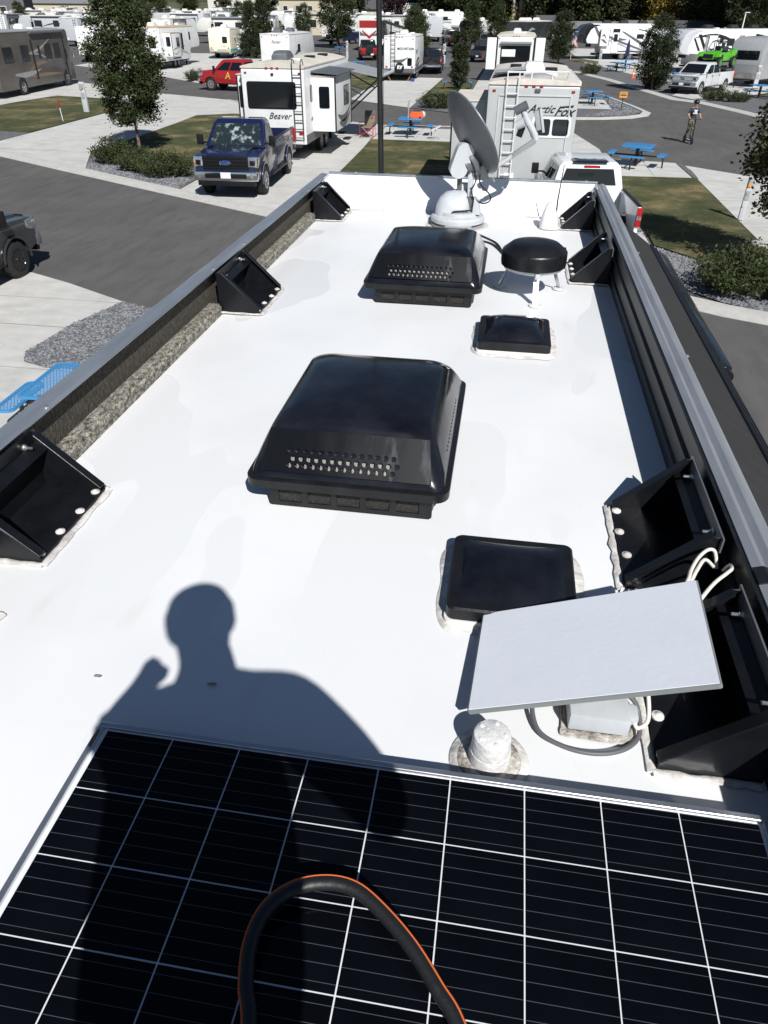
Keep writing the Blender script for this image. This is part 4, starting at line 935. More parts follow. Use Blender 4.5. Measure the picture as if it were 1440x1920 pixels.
        yc = a + L * (.36 if kind == 'fifth' else .44)
        for s in (-1, 1):
            for d in (-.45, .45): wheel(t, s * (hw - .2), yc + d, .37, .22, M_white if body is M_cream else M_silver, s)
            MB().box((s * (hw - .05), yc, .78), (.12, 1.9, .12)).build('fender', M_blackp, t, bevel=.03)
        fr = MB(); fr.box((0, (a + b) / 2 - (.9 if kind == 'fifth' else 0), .52), (1.6, L - (2.6 if kind == 'fifth' else 1.0), .14))
        if kind == 'fifth': fr.box((-.75, b - 2.9, .35), (.12, .12, .7)); fr.box((.75, b - 2.9, .35), (.12, .12, .7)); fr.box((0, b - 1.6, 1.35), (.5, .5, .35))
        else:
            for s in (-1, 1): fr.cyl((s * .7, b - .3, .5), (0, b + 1.1, .5), .05, n=6)
            fr.cyl((0, b + .8, 0), (0, b + .8, .65), .05, n=8)
        fr.build('frame', M_matblk, t)
    if rear_lights:
        for s in (-1, 1):
            MB().box((s * (hw - .22), a - .012, 1.0), (.16, .03, .11)).build('tail_light', M_red, t, bevel=.01)
            MB().box((s * (hw - .18), a - .012, H - .2), (.09, .03, .05)).build('marker_light', M_red, t)
        for k in (-1, 0, 1): MB().box((k * .22, a - .012, H - .12 + crown * .5), (.09, .03, .05)).build('marker_light', M_red, t)
        MB().box((-.5, a - .012, .8), (.31, .02, .16)).build('licence_plate', M_plate, t)
    MB().box((0, a - .1, .55), (W * .85, .1, .1)).build('bumper', M_matblk, t)
    if rear_win:
        x, z, w, h = rear_win; f = MB(); f.ring([[(x + u, a + o, z + v) for u, v in rrect(w + .1, h + .1, .09, 4)] for o in (.02, -.016)]); fo = f.build('rear_window', M_blackp, t)
        g = MB(); g.ring([[(x + u, a + o, z + v) for u, v in rrect(w, h, .07, 4)] for o in (.0, -.024)]); g.build('pane', M_glass, fo)
    if ladder is not None:
        x, m = ladder; lo = MB()
        for s in (-1, 1): lo.tube(smooth_path([(x + s * .17, a - .09, .75), (x + s * .17, a - .1, H - .2), (x + s * .17, a - .08, H + .18), (x + s * .17, a + .12, H + .24), (x + s * .17, a + .3, H + .06)], 3), .016, 6)
        l_ = lo.build('ladder', m, t, smooth=50)
        for k in range(8): MB().box((x, a - .1, .85 + k * (H - .95) / 7.5), (.34, .035, .025)).build('rung', m, l_)
    if awning:
        s, y0, y1, m = awning; MB().cyl((s * (hw + .09), a + y0, H - .12), (s * (hw + .09), a + y1, H - .12), .08, n=12).build('awning_roll', m, t, smooth=40)
        for yy in (y0 + .05, y1 - .05): MB().box((s * (hw + .05), a + yy, 1.95), (.06, .06, H - 1.3)).build('awning_arm', M_white if m is M_white else M_blackp, t)
    return t

# ---- blue thermoplastic picnic table with four benches
def picnic_table(label, loc, yaw, group='blue picnic tables'):
    t = thing('picnic_table', label, 'picnic table', loc, yaw, group, ground=True)
    MB().ring([[(x, y, z) for x, y in rrect(1.16, 1.16, .1, 4)] for z in (.70, .745)]).build('table_top', M_bench, t, bevel=.012)
    MB().box((0, 0, .36), (.12, .12, .72)).build('post', M_black, t)
    for k in range(4):
        a = k * math.pi / 2; d = Vector((math.cos(a), math.sin(a), 0)); M = Matrix.Rotation(a, 3, 'Z')
        s = MB(); q = rrect(.28, .95, .06, 3); s.ring([[M @ Vector((x + .95, y, z)) for x, y in q] for z in (.42, .46)]); s.build('seat', M_bench, t, bevel=.01)
        l = MB(); l.tube(smooth_path([d * .05 + Vector((0, 0, .38)), d * .6 + Vector((0, 0, .38)), d * .9 + Vector((0, 0, .38)), d * 1.0 + Vector((0, 0, .33)), d * 1.03 + Vector((0, 0, .0))], 3), .03, 8); l.build('leg', M_black, t, smooth=50)
    return t

# ---- foliage
def leaf_mat(name, c, isl=.5, sp=.25, rough=.6):
    m = mat(name, c, rough, island=isl, spec=sp, var=.3, vscale=2.2, lo=.3, hi=.7)
    n = m.node_tree.nodes; l = m.node_tree.links; b = n['Principled BSDF']; out = n['Material Output']
    tr = n.new('ShaderNodeBsdfTranslucent'); mx = n.new('ShaderNodeMixShader'); mx.inputs[0].default_value = .22
    src = b.inputs['Base Color'].links[0].from_socket; l.new(src, tr.inputs[0]); l.new(b.outputs[0], mx.inputs[1]); l.new(tr.outputs[0], mx.inputs[2]); l.new(mx.outputs[0], out.inputs[0])
    return m
M_leafD = leaf_mat('leaf_dark', (.034, .046, .018)); M_leafG = leaf_mat('leaf_green', (.05, .066, .024)); M_leafO = leaf_mat('leaf_olive', (.062, .066, .03))
M_leafY = leaf_mat('leaf_yellow', (.30, .22, .05)); M_leafP = leaf_mat('leaf_purple', (.035, .016, .022)); M_leafB = leaf_mat('leaf_bluegreen', (.04, .058, .045))
def crown_points(rng, n, shape, clumps):
    """points gathered in clumps spread through a crown of the given profile; shape(h)->radius, h in 0..1"""
    cs = []
    while len(cs) < clumps:
        h = rng.random(); r = shape(h)
        if r <= 0 or rng.random() > (r / .5) + .15: continue
        a = rng.uniform(0, 6.283); q = math.sqrt(rng.uniform(.05, 1)); cs.append((r * q * math.cos(a), r * q * math.sin(a), h, rng.uniform(.5, 1.15)))
    pts = []
    for k in range(n):
        c = cs[int(rng.random() * len(cs))]; pts.append((c, rng.gauss(0, 1), rng.gauss(0, 1), rng.gauss(0, 1)))
    return pts
def crown_mesh(name, seed, height, width, shape, n, leaf, clumps, spread, m, long=1.6, droop=.3):
    rng = random.Random(seed); vs = []; fs = []
    for c, gx, gy, g_ in crown_points(rng, n, shape, clumps):
        s = spread * c[3]
        p = Vector((c[0] * width + gx * s, c[1] * width + gy * s, c[2] * height + g_ * s * .8))
        if p.z < -.03 * height: continue
        out = Vector((p.x, p.y, 0)); out = out.normalized() if out.length > .01 else Vector((1, 0, 0))
        d = (out * rng.uniform(.1, 1) + Vector((rng.uniform(-1, 1), rng.uniform(-1, 1), rng.uniform(-.6, .9) - droop))).normalized()
        u = d.cross(Vector((rng.uniform(-1, 1), rng.uniform(-1, 1), rng.uniform(.2, 1)))).normalized(); L = leaf * rng.uniform(.6, 1.3); w = L / long / 2; k = d.cross(u) * L * .12
        i = len(vs); vs += [p, p + d * L * .5 + u * w + k, p + d * L, p + d * L * .5 - u * w + k]; fs += [(i, i + 1, i + 2), (i, i + 2, i + 3)]
    me = bpy.data.meshes.new(name); me.from_pydata([tuple(v) for v in vs], [], fs); me.materials.append(m); return me
_trees = {}
def tree(label, loc, key, height, width, trunk_h, shape, n, leaf, clumps, spread, m, seed=1, group=None, name='tree', yaw=0., sc=1., trunk_r=.07, lean=.0, bark=None, crown_off=(0, 0)):
    t = thing(name, label, 'tree', loc, yaw, group, ground=True); t.scale = (sc, sc, sc)
    if key not in _trees:
        rng = random.Random(seed); cm = crown_mesh('crown', seed, height - trunk_h, width, shape, n, leaf, clumps, spread, m)
        mb = MB(); top = trunk_h + (height - trunk_h) * .75; pth = [(rng.uniform(-.02, .02) * height * .2 + lean * z, rng.uniform(-.02, .02) * height * .2, z) for z in [top * k / 7 for k in range(8)]]
        mb.tube(pth, [trunk_r * (1.25 if k == 0 else 1) * (1 - .85 * k / 7) for k in range(8)], 9)
        for k in range(9):
            i = 2 + k % 5; p = Vector(pth[i]); a = k * 2.4; r = width * .75 * shape(min(.95, max(.05, (p.z - trunk_h) / (height - trunk_h) + .2))); q = p + Vector((math.cos(a) * r, math.sin(a) * r, height * .14))
            mb.tube([p, p.lerp(q, .5) + Vector((0, 0, -.02 * height)), q], [trunk_r * .45, trunk_r * .3, trunk_r * .1], 6)
        to = mb.build('trunk', bark or M_trunk, smooth=60); _trees[key] = (cm, to.data); bpy.data.objects.remove(to)
    cm, tm = _trees[key]
    link('trunk', tm, t); link('crown', cm, t, (crown_off[0], crown_off[1], trunk_h))
    return t
def egg(h): return .5 * max(0., math.sin(math.pi * min(1, (h * .92 + .06)) ** .8)) ** .7
def column(h): return .5 * (1 - abs(2 * h - 1) ** 4) ** .5 * (.9 + .1 * math.sin(h * 9))
def cone(h): return .5 * (1 - h) ** .8 * min(1, h * 12 + .4)
def broad(h): return .5 * max(0, 1 - (2 * h - .95) ** 2) ** .45
_shrubs = {}
def shrub(label, loc, key, w, l, h, n, leaf, m, seed=1, yaw=0., sc=1., group='green shrubs in the gravel beds'):
    t = thing('shrub', label, 'shrub', loc, yaw, group, ground=True); t.scale = (sc, sc, sc)
    if key not in _shrubs:
        rng = random.Random(seed); vs = []; fs = []; st = MB()
        tips = []
        for k in range(max(24, n // 60)):
            a = rng.uniform(0, 6.283); q = math.sqrt(rng.random()); hh = h * (1 - .45 * q * q) * rng.uniform(.65, 1.12); tips.append(Vector((q * w / 2 * math.cos(a), q * l / 2 * math.sin(a), hh)))
        for tp in tips[:60]: st.tube([(tp.x * .45, tp.y * .45, 0), (tp.x * .8, tp.y * .8, tp.z * .55), tuple(tp)], [.012, .008, .003], 4)
        for k in range(n):
            tp = rng.choice(tips); u = rng.uniform(.25, 1.0); base = Vector((tp.x * .5, tp.y * .5, 0)); p = base.lerp(tp, u) + Vector((rng.gauss(0, .07), rng.gauss(0, .07), rng.gauss(0, .05)))
            if p.z < .02: p.z = .02
            d = Vector((rng.uniform(-1, 1), rng.uniform(-1, 1), rng.uniform(-.2, 1))).normalized(); s = d.cross(Vector((rng.uniform(-1, 1), rng.uniform(-1, 1), .5))).normalized(); L = leaf * rng.uniform(.6, 1.3); i = len(vs)
            vs += [p, p + d * L * .5 + s * L * .28, p + d * L, p + d * L * .5 - s * L * .28]; fs += [(i, i + 1, i + 2), (i, i + 2, i + 3)]
        me = bpy.data.meshes.new('foliage'); me.from_pydata([tuple(v) for v in vs], [], fs); me.materials.append(m)
        so = st.build('stems', M_trunk, smooth=60); _shrubs[key] = (me, so.data); bpy.data.objects.remove(so)
    link('foliage', _shrubs[key][0], t); link('stems', _shrubs[key][1], t)
    return t

# ---- people
def skin_body(name, joints, edges, m, parent, root, sub=2):
    """one continuous surface grown from a skeleton: joints = {name: (x,y,z,r)}"""
    ks = list(joints); me = bpy.data.meshes.new(name); me.from_pydata([joints[k][:3] for k in ks], [(ks.index(a), ks.index(b)) for a, b in edges], [])
    o = bpy.data.objects.new(name, me); COL.objects.link(o)
    md = o.modifiers.new('Skin', 'SKIN'); sv = me.skin_vertices[0].data
    for i, k in enumerate(ks):
        rr = joints[k][3]; sv[i].radius = rr if isinstance(rr, tuple) else (rr, rr); sv[i].use_root = (k == root)
    s = o.modifiers.new('Sub', 'SUBSURF'); s.levels = sub; s.render_levels = sub
    dg = bpy.context.evaluated_depsgraph_get(); dg.update(); m2 = bpy.data.meshes.new_from_object(o.evaluated_get(dg)); bpy.data.objects.remove(o)
    m2.materials.clear()
    for mm in (m if isinstance(m, (list, tuple)) else [m]): m2.materials.append(mm)
    m2.shade_smooth()
    return link(name, m2, parent)
# ---------------------------------------------------------------- vehicles and campers
T_rear = lambda x, y, z: Matrix.Translation((x, y, z)) @ Matrix.Rotation(R_(90), 4, 'X')            # text facing -y
pickup('dark blue regular cab pickup parked nose out in front of the white camper', (-9.0, 26.45, .0), math.pi + .06, M_bluep, 'regular', 5.72, badge=True, shade=M_shade).scale = (1.04, 1.04, 1.08)
gm = pickup('white crew cab pickup seen from behind, parked against the cream camper', (2.02, 21.45, 0), .09, M_whitep, 'crew', 5.75, bumper=M_chrome, tailgate=False)
gm.scale = (.98, 1, .98)
MB().box((0, -1.0, 1.87), (.42, .06, .06)).build('brake_light', M_red, gm, bevel=.01)
MB().box((0, -.55, 1.955), (.9, .5, .02)).build('sunroof', M_glass, gm, bevel=.008)
pickup('charcoal pickup at the left edge with black wheels', (-11.86, 13.05, 0), -.02, M_charp, 'crew', 5.95, rim=M_blkp, bumper=M_dgrey)
ut = pickup('pale grey crew cab pickup carrying the green buggy', (13.45, 64.1, 0), 2.52, M_silverp, 'crew', 6.1, badge=True, grille=M_chrome)
ut.scale = (1.04, 1.04, 1.0)
rp = pickup('red pickup with a gold letter A on its door, behind the white camper', (-19.9, 58.2, 0), 1.42, M_redp, 'crew', 5.9)
text('door_letter', 'A', .62, Matrix.Translation((-1.005, .55, .95)) @ Matrix.Rotation(R_(-90), 4, 'Z') @ Matrix.Rotation(R_(90), 4, 'X'), mat('gold_vinyl', (.6, .35, .06), .4), rp, .15, bold=.012)
pickup('white pickup parked beyond the cream trailer with teal trim', (-31.9, 96.0, 0), .02, M_whitep)
pickup('black pickup in front of the white trailer with the spare wheel', (-8.0, 78.3, 0), .05, M_blkp)
pickup('dark blue pickup far off beside the cream slide-out camper', (-25.4, 122, 0), 2.6, M_bluep)
pickup('black pickup under the long white camper, left of the slim tree', (-9.6, 121, 0), .3, M_blkp)
pickup('dark green pickup right of the slim tree in the far row', (-4.9, 112, 0), -1.2, M_charp)

# camper with the script lettering, blue pickup parked before it
bv = rv('camper_trailer', 'white camper with black rear window and open awning behind the blue pickup', (-9.22, 35.2, 0), .0, 9.2, 3.22, 'fifth', 2.48, roof=M_beige, stripe=M_dgrey, lowband=M_dgrey,
        rear_win=(-.08, 2.28, 1.85, .82), ladder=(.98, M_black), acs=(1.6,), ac_mat=M_dgrey, wins=[(1, 6.9, 2.2, .9, .55), (1, 1.0, 2.3, .3, .5)], slides=[(-1, .5, 3.4, .95, 2.9, .35), (1, 1.1, 4.2, .95, 2.85, .95)], swooshes=2, seed=5, crown=.16)
text('lettering', 'Beaver', .32, T_rear(.18, -4.617, 1.58), M_black, bv, .45)
MB().box((0, -4.625, 2.98), (.1, .05, .07)).build('rear_camera', M_blackp, bv, bevel=.01)
a_ = MB(); a_.add([(1.28, -3.6, 3.02), (1.28, -.3, 3.02), (2.35, -.3, 2.92), (2.35, -3.6, 2.92)], [(0, 1, 2, 3), (3, 2, 1, 0)])
for v in list(a_.v): pass
MB().prism([(1.26, 3.05), (2.35, 2.95), (2.35, 2.92), (1.26, 3.0)], 'y', -3.62, -.3).build('slide_topper', M_dgrey, bv)
MB().prism([(1.26, 3.0), (3.3, 2.62), (3.3, 2.60), (1.26, 2.97)], 'y', 0.4, 4.0).build('awning', M_mgrey, bv)
MB().cyl((3.32, .35, 2.62), (3.32, 4.05, 2.62), .07, n=12).build('awning_roll', M_lgrey, bv, smooth=40)
for y in (.45, 3.95):
    MB().tube([(3.3, y, 2.6), (1.35, y, 1.0)], .035, 6).build('awning_arm', M_black, bv); MB().tube([(1.35, y, 2.5), (2.5, y, 1.95)], .03, 6).build('awning_strut', M_black, bv)
MB().tube([(1.35, -.4, 1.4), (1.75, -.9, .75)], .025, 6).build('door_rail', M_white, bv)
for k in range(3): MB().box((1.45 + k * .24, -.1, .72 - k * .22), (.28, .62, .04)).build('step', M_matblk, bv)

# cream-grey camper with the script name
af = rv('camper_trailer', 'pale grey camper with script lettering and white rear ladder beyond the satellite dish', (.52, 29.45, 0), .0, 9.7, 3.30, 'trailer', 2.66, body=mat('pale_grey_gelcoat', (.43, .445, .445), .35, var=.03, vscale=2), roof=mat('dusty_cream_roof', (.58, .54, .49), .8, var=.12, vscale=3), stripe=M_mgrey,
        acs=(3.0,), ladder=(-.62, M_white), wins=[(1, 5, 2.2, .8, .5), (-1, 7, 2.2, .8, .5)], slides=[(-1, .9, 4.6, .75, 2.72, 1.1)], swooshes=2, seed=3, crown=.10, awning=(1, 2.0, 7.5, M_white))
ya = -4.85
f = MB(); f.ring([[(.62 + u, ya + o, 2.17 + v) for u, v in rrect(1.16, .56, .1, 4)] for o in (.02, -.02)]); fo = f.build('rear_window', M_white, af)
for x in (.36, .90): MB().ring([[(x + u, ya + o, 2.17 + v) for u, v in rrect(.47, .44, .07, 4)] for o in (.0, -.027)]).build('pane', M_glass2, fo)
text('lettering', 'Arctic', .30, T_rear(.27, ya - .008, 2.64), M_black, af, .55, bold=.004); text('lettering', 'Fox', .36, T_rear(.93, ya - .008, 2.58), M_black, af, .55, bold=.006); MB().prism([(.82, 2.72), (1.22, 2.76), (1.20, 2.70), (.86, 2.69)], 'y', ya - .01, ya - .004).build('lettering', M_black, af)
MB().box((.50, ya - .006, 2.475), (.8, .006, .012)).build('lettering_line', M_dgrey, af)
q = MB()                                    # raised moulding round the rear panel
for c, d in (((0.05, ya - .012, 2.98), (2.1, .03, .035)), ((-1.0, ya - .012, 1.9), (.035, .03, 2.1)), ((1.1, ya - .012, 1.9), (.035, .03, 2.1))): q.box(c, d)
q.build('panel_moulding', M_lgrey, af, bevel=.008)
MB().box((.12, ya - .02, 3.12), (.16, .05, .09)).build('rear_camera', M_dgrey, af, bevel=.01)
q = MB()
for pts in ([(-.8, ya + .1, 3.35), (-.8, ya + .12, 3.56), (.95, ya + .12, 3.58), (.95, ya + .5, 3.4)], [(-.8, ya + .12, 3.56), (-.8, ya + .9, 3.44)], [(-.1, ya + .12, 3.38), (-.1, ya + .12, 3.57)], [(.5, ya + .12, 3.38), (.5, ya + .12, 3.58)]): q.tube(pts, .02, 6)
q.build('roof_rack', M_white, af, smooth=50)
sp = MB(); sp.box((-.74, ya + 1.95, 3.50), (.95, 1.6, .04), (0, -.10, 0)); so = sp.build('solar_panel', mat('blue_grey_cells', (.06, .075, .095), .25), af)
for k in range(4): MB().box((-.74, ya + 1.95 - .60 + k * .40, 3.524), (.93, .01, .006), (0, -.10, 0)).build('cell_gap', M_offw, so)
MB().box((-.74, ya + 1.95, 3.524), (.012, 1.5, .006), (0, -.10, 0)).build('cell_gap', M_offw, so)
MB().lathe([(.45, 3.40), (.42, 3.45), (.2, 3.49), (.01, 3.5)], 20, (.15, ya + .95, 0)).build('tank_cover', M_mgrey, af, smooth=50)

# white trailer with ladder and spare wheel
fx = rv('camper_trailer', 'white trailer with spare wheel and rear ladder, mountain logo lettering', (-9.75, 72.0, 0), .02, 7.6, 3.12, 'trailer', 2.55, stripe=M_dgrey, lowband=M_dgrey, ladder=(-.52, M_blackp), rear_win=(.85, 1.35, .28, .45), acs=(3.4,), slides=[(-1, 1.5, 4.5, .9, 2.75, .8)], seed=8)
text('lettering', 'MOUNTAIN', .24, T_rear(.52, -3.815, 2.25), M_black, fx, 0, spacing=1.1, bold=.006)
p = swoosh(random.Random(3), -.55, .75, 1.45, 1.7); MB().prism([(x, z) for x, z in p], 'y', -3.81, -3.80).build('graphic_stripe', M_dgrey, fx)
MB().box((0, -3.80, .72), (2.5, .02, .34)).build('rear_band', M_dgrey, fx)
w = MB(); w.lathe([(.36, -.1), (.37, .05), (.34, .11), (.01, .115)], 26, (.05, -3.9, .95), Matrix.Rotation(R_(90), 3, 'X')); wo = w.build('spare_wheel_cover', M_blackp, fx, smooth=30)
text('lettering', 'RV', .34, T_rear(.05, -4.02, .98), M_white, wo, .1, bold=.02)
for s in (-1, 1): MB().tube([(s * 1.0, -3.7, .5), (s * .7, -3.8, .02)], .03, 6).build('stabiliser', M_amber, fx)
MB().box((1.15, -3.95, .12), (.3, .25, .22)).build('storage_tub', mat('blue_tub', (.03, .06, .25), .5), fx)

# toy hauler with the ramp wings
tb = rv('camper_trailer', 'white toy hauler with open rear patio beyond the cream camper', (-.35, 75.5, 0), 0, 11.5, 3.15, 'fifth', 3.1, roof=M_beige, acs=(1.6, 5), rear_win=(0, 1.65, 2.3, 1.5), seed=12, swooshes=2, crown=.12)  # rear window here is a dark panel painting the shade inside the open rear
MB().cyl((-1.25, -5.9, 2.62), (1.25, -5.9, 2.62), .11, n=12).build('awning_roll', mat('sage_awning', (.16, .19, .17), .7), tb, smooth=40)
for s in (-1, 1):
    MB().box((s * 1.95, -5.8, 1.9), (.75, .06, 2.2)).build('patio_wall', M_white, tb, bevel=.02); MB().box((s * 1.5, -5.8, 1.9), (.1, .1, 2.3)).build('patio_post', M_blackp, tb)
MB().box((0, -6.6, .62), (2.4, 1.7, .1)).build('ramp', M_dgrey, tb); MB().box((-.55, -5.80, 1.95), (1.1, .05, .5)).build('screen_panel', M_white, tb, bevel=.02)

# brown motorhome
mh = rv('motorhome', 'brown and grey class A motorhome at the left edge', (-34.75, 54.5, 0), .10, 11.6, 3.62, 'classA', 2.55, body=mat('bronze_paint', (.088, .078, .068), .38, coat=.15, var=.25, vscale=.7, stretch=(1, .4, 1)), roof=M_mgrey, stripe=mat('brown_swirl', (.16, .10, .05), .3, coat=.5), swooshes=6, seed=21, cat='motorhome',
        wins=[(1, 4.2, 2.35, 1.05, .85), (1, 7.7, 2.35, 1.0, .85), (1, 9.2, 2.35, .95, .85), (1, 6.3, 2.35, .3, .7), (1, 1.8, 2.35, 1.2, .8)], awning=(1, 5.2, 10.4, M_dgrey), acs=(3, 7), doors=[(1, 10.5)])

# row of campers behind
rv('camper_trailer', 'white fifth wheel with tan roof right of the tall tree', (-34.2, 79.4, 0), .0, 9.8, 3.3, 'fifth', 2.5, roof=M_tan, stripe=M_mgrey, swooshes=4, seed=31, rear_win=(.45, 2.1, .6, .75), slides=[(1, .9, 3.0, 1.0, 2.85, .75)], wins=[(1, 4.2, 1.95, .5, .8), (1, 5.2, 2.1, .4, 1.3), (1, 7.2, 2.5, .3, .6)], acs=(1.5, 4))
vt = rv('camper_trailer', 'cream trailer with teal trim, rounded corners', (-33.0, 92.3, 0), .12, 6.0, 2.75, 'round', 2.35, body=M_cream, roof=M_white, stripe=M_teal, lowband=M_teal, swooshes=0, seed=32, rear_win=(.6, 1.75, .45, .5), wins=[(1, 2.6, 1.8, .6, .6)], doors=[(1, 4.1)], acs=(3,))
text('lettering', 'vintage', .24, T_rear(.4, -3.01, 1.2), M_mgrey, vt, .3)
rv('camper_trailer', 'white trailer with a screen door behind the brown motorhome', (-45.6, 86.2, 0), .35, 8, 3.05, 'trailer', 2.5, seed=33, doors=[(1, 3)], wins=[(1, 5.5, 2.1, .8, .5)], awning=(1, 1, 6.5, M_dgrey), acs=(3,))
i1 = rv('camper_trailer', 'white trailer with script logo just behind the white camper roof', (-20.1, 72.4, 0), 0, 8.6, 3.15, 'trailer', 2.5, seed=34, acs=(1.2, 5), ac_mat=M_dgrey, wins=[(1, 3, 2.1, .8, .5)], lowband=M_dgrey)
text('lettering', 'Raider', .3, T_rear(.1, -4.315, 2.6), M_dgrey, i1, .4)
rv('camper_trailer', 'black and white camper with diagonal stripes in the far row', (-37.6, 142, 0), .05, 9, 3.1, 'fifth', 2.6, seed=35, swooshes=5, acs=(2, 5), slides=[(1, 1, 4, .9, 2.7, .6)])
rv('camper_trailer', 'cream camper with tall slide-out window in the far row', (-29.0, 131, 0), .1, 9, 3.15, 'fifth', 2.6, body=M_offw, seed=36, slides=[(1, .8, 3.4, .7, 2.9, .9)], acs=(2,), swooshes=1)
rv('camper_trailer', 'polished aluminium trailer with rounded ends', (-47.5, 148, 0), 0, 7.0, 2.9, 'round', 2.4, body=M_silver, roof=M_silver, swooshes=0, seed=37, rear_win=(0, 1.8, .9, .5), acs=(3,))
ka = rv('motorhome', 'red and white motorhome rear with black awning out', (-19.2, 112, 0), .03, 10.5, 3.2, 'classA', 2.6, body=M_white, stripe=M_redp, seed=38, cat='motorhome', acs=(3, 6), swooshes=3)
for s in (-1, 1):
    MB().prism([(0, 1.55), (s * .9, 2.15), (s * .9, 1.98), (0, 1.2)], 'y', -5.262, -5.25).build('graphic_stripe', M_redp, ka); MB().prism([(s * .2, 1.5), (s * 1.2, 2.0), (s * 1.2, 1.55)], 'y', -5.258, -5.25).build('graphic_stripe', M_dgrey, ka)
MB().box((0, -5.255, 2.75), (2.5, .02, .75)).build('rear_panel', M_redp, ka); MB().prism([(1.3, 3.1), (3.9, 2.4), (3.9, 2.36), (1.3, 3.02)], 'y', -4.5, 1.5).build('awning', M_matblk, ka)
rv('camper_trailer', 'long white fifth wheel side-on in the far row', (-16.3, 160, 0), 1.57, 12.5, 3.3, 'fifth', 2.6, seed=39, cap=M_dgrey, swooshes=4, acs=(2, 5, 8), wins=[(1, 3, 2.3, .8, .5), (1, 6, 2.3, .5, .6), (-1, 4, 2.3, .8, .5), (-1, 7, 2.3, .8, .5)])
rv('camper_trailer', 'white camper facing us with round nose, right of the slim far tree', (-9.6, 138, 0), math.pi, 8.5, 3.2, 'fifth', 2.6, seed=40, acs=(3,))
rv('camper_trailer', 'white camper with black nose window beside the grey sedan', (-5.9, 117, 0), math.pi - .25, 9, 3.05, 'fifth', 2.6, seed=41, cap=M_blkp, acs=(3,), swooshes=4)
rv('motorhome', 'dark motorhome with pale roof behind the toy hauler', (1.0, 109, 0), -.35, 10, 3.25, 'classA', 2.6, body=M_charp, roof=M_beige, seed=42, cat='motorhome', acs=(2, 4, 7), swooshes=2)
mo = rv('camper_trailer', 'white fifth wheel with black nose cap and flag beside it', (10.3, 98.5, 0), 1.75, 8.8, 3.3, 'fifth', 2.6, cap=M_blkp, seed=43, swooshes=4, acs=(1.5, 3.6, 5.5), ac_mat=M_matblk, slides=[(-1, 5.4, 6.4, 1.3, 2.8, .3)], wins=[(-1, 1.0, 2.3, .4, .6), (-1, 1.9, 2.2, .7, .35), (-1, 4.6, 2.7, .7, .3)], doors=[(-1, 4.6)])
text('lettering', 'MOMENTUM', .22, Matrix.Translation((0, 4.33, 2.55)) @ Matrix.Rotation(math.pi, 4, 'Z') @ Matrix.Rotation(R_(65), 4, 'X'), M_white, mo, .2)
pw = rv('camper_trailer', 'white fifth wheel with angular black stripes behind the pale pickup', (18.4, 83.8, 0), 2.12, 11.4, 3.35, 'fifth', 2.6, seed=44, swooshes=8, stripe=M_black, acs=(2, 4.5, 7.5), ac_mat=M_matblk, slides=[(-1, 2.5, 4.6, 1.0, 2.9, .5), (-1, 7.6, 8.6, 1.4, 2.9, .4)], lowband=M_dgrey, wins=[(-1, 1.2, 2.3, .7, .5), (-1, 5.6, 2.4, .8, .5), (-1, 6.7, 2.5, .4, .4)], doors=[(-1, 6.4)], cap=M_lgrey)
for q in ([(-4.6, 1.15), (1.2, 2.95), (1.5, 2.95), (-4.2, 1.0)], [(-2.2, 1.0), (2.2, 2.35), (2.4, 2.2), (-1.8, .95)], [(2.5, 1.7), (3.5, 3.0), (3.85, 3.0), (2.8, 1.7)], [(-5.5, 2.7), (-3.0, 3.05), (-3.0, 2.95), (-5.5, 2.5)], [(3.3, 1.75), (4.1, 2.7), (4.3, 2.7), (3.55, 1.75)]):
    MB().prism(q, 'x', -1.30, -1.322).build('graphic_band', M_black, pw)
for q in ([(-4.1, 1.1), (-.6, 2.65), (-.35, 2.65), (-3.5, 1.0)], [(-3.0, 1.0), (.6, 2.1), (.8, 1.95), (-2.6, .95)], [(1.5, 1.75), (2.5, 3.1), (2.8, 3.1), (1.85, 1.75)], [(-4.1, 2.6), (-2.2, 2.9), (-2.2, 2.82), (-4.1, 2.45)]):
    MB().prism(q, 'x', -1.30, -1.324).build('graphic_band', M_dgrey, mo)
sv = rv('camper_trailer', 'silver grey trailer with dark glossy nose at the right edge', (19.6, 71.8, 0), 2.52, 8.4, 3.25, 'trailer', 2.5, body=M_silver, roof=M_mgrey, seed=45, swooshes=2, stripe=M_white, acs=(3,), wins=[(-1, 6.3, 2.2, .8, 1.0), (-1, 3.0, 2.2, .8, .6)], cap=M_mgrey)
MB().box((0, 4.16, 1.9), (2.1, .05, 1.1), (-.08, 0, 0)).build('nose_guard', M_glass, sv, bevel=.02)
rv('camper_trailer', 'grey trailer half hidden behind the dark tree at right', (13.5, 104, 0), 2.0, 8, 2.9, 'trailer', 2.5, body=M_mgrey, seed=46)
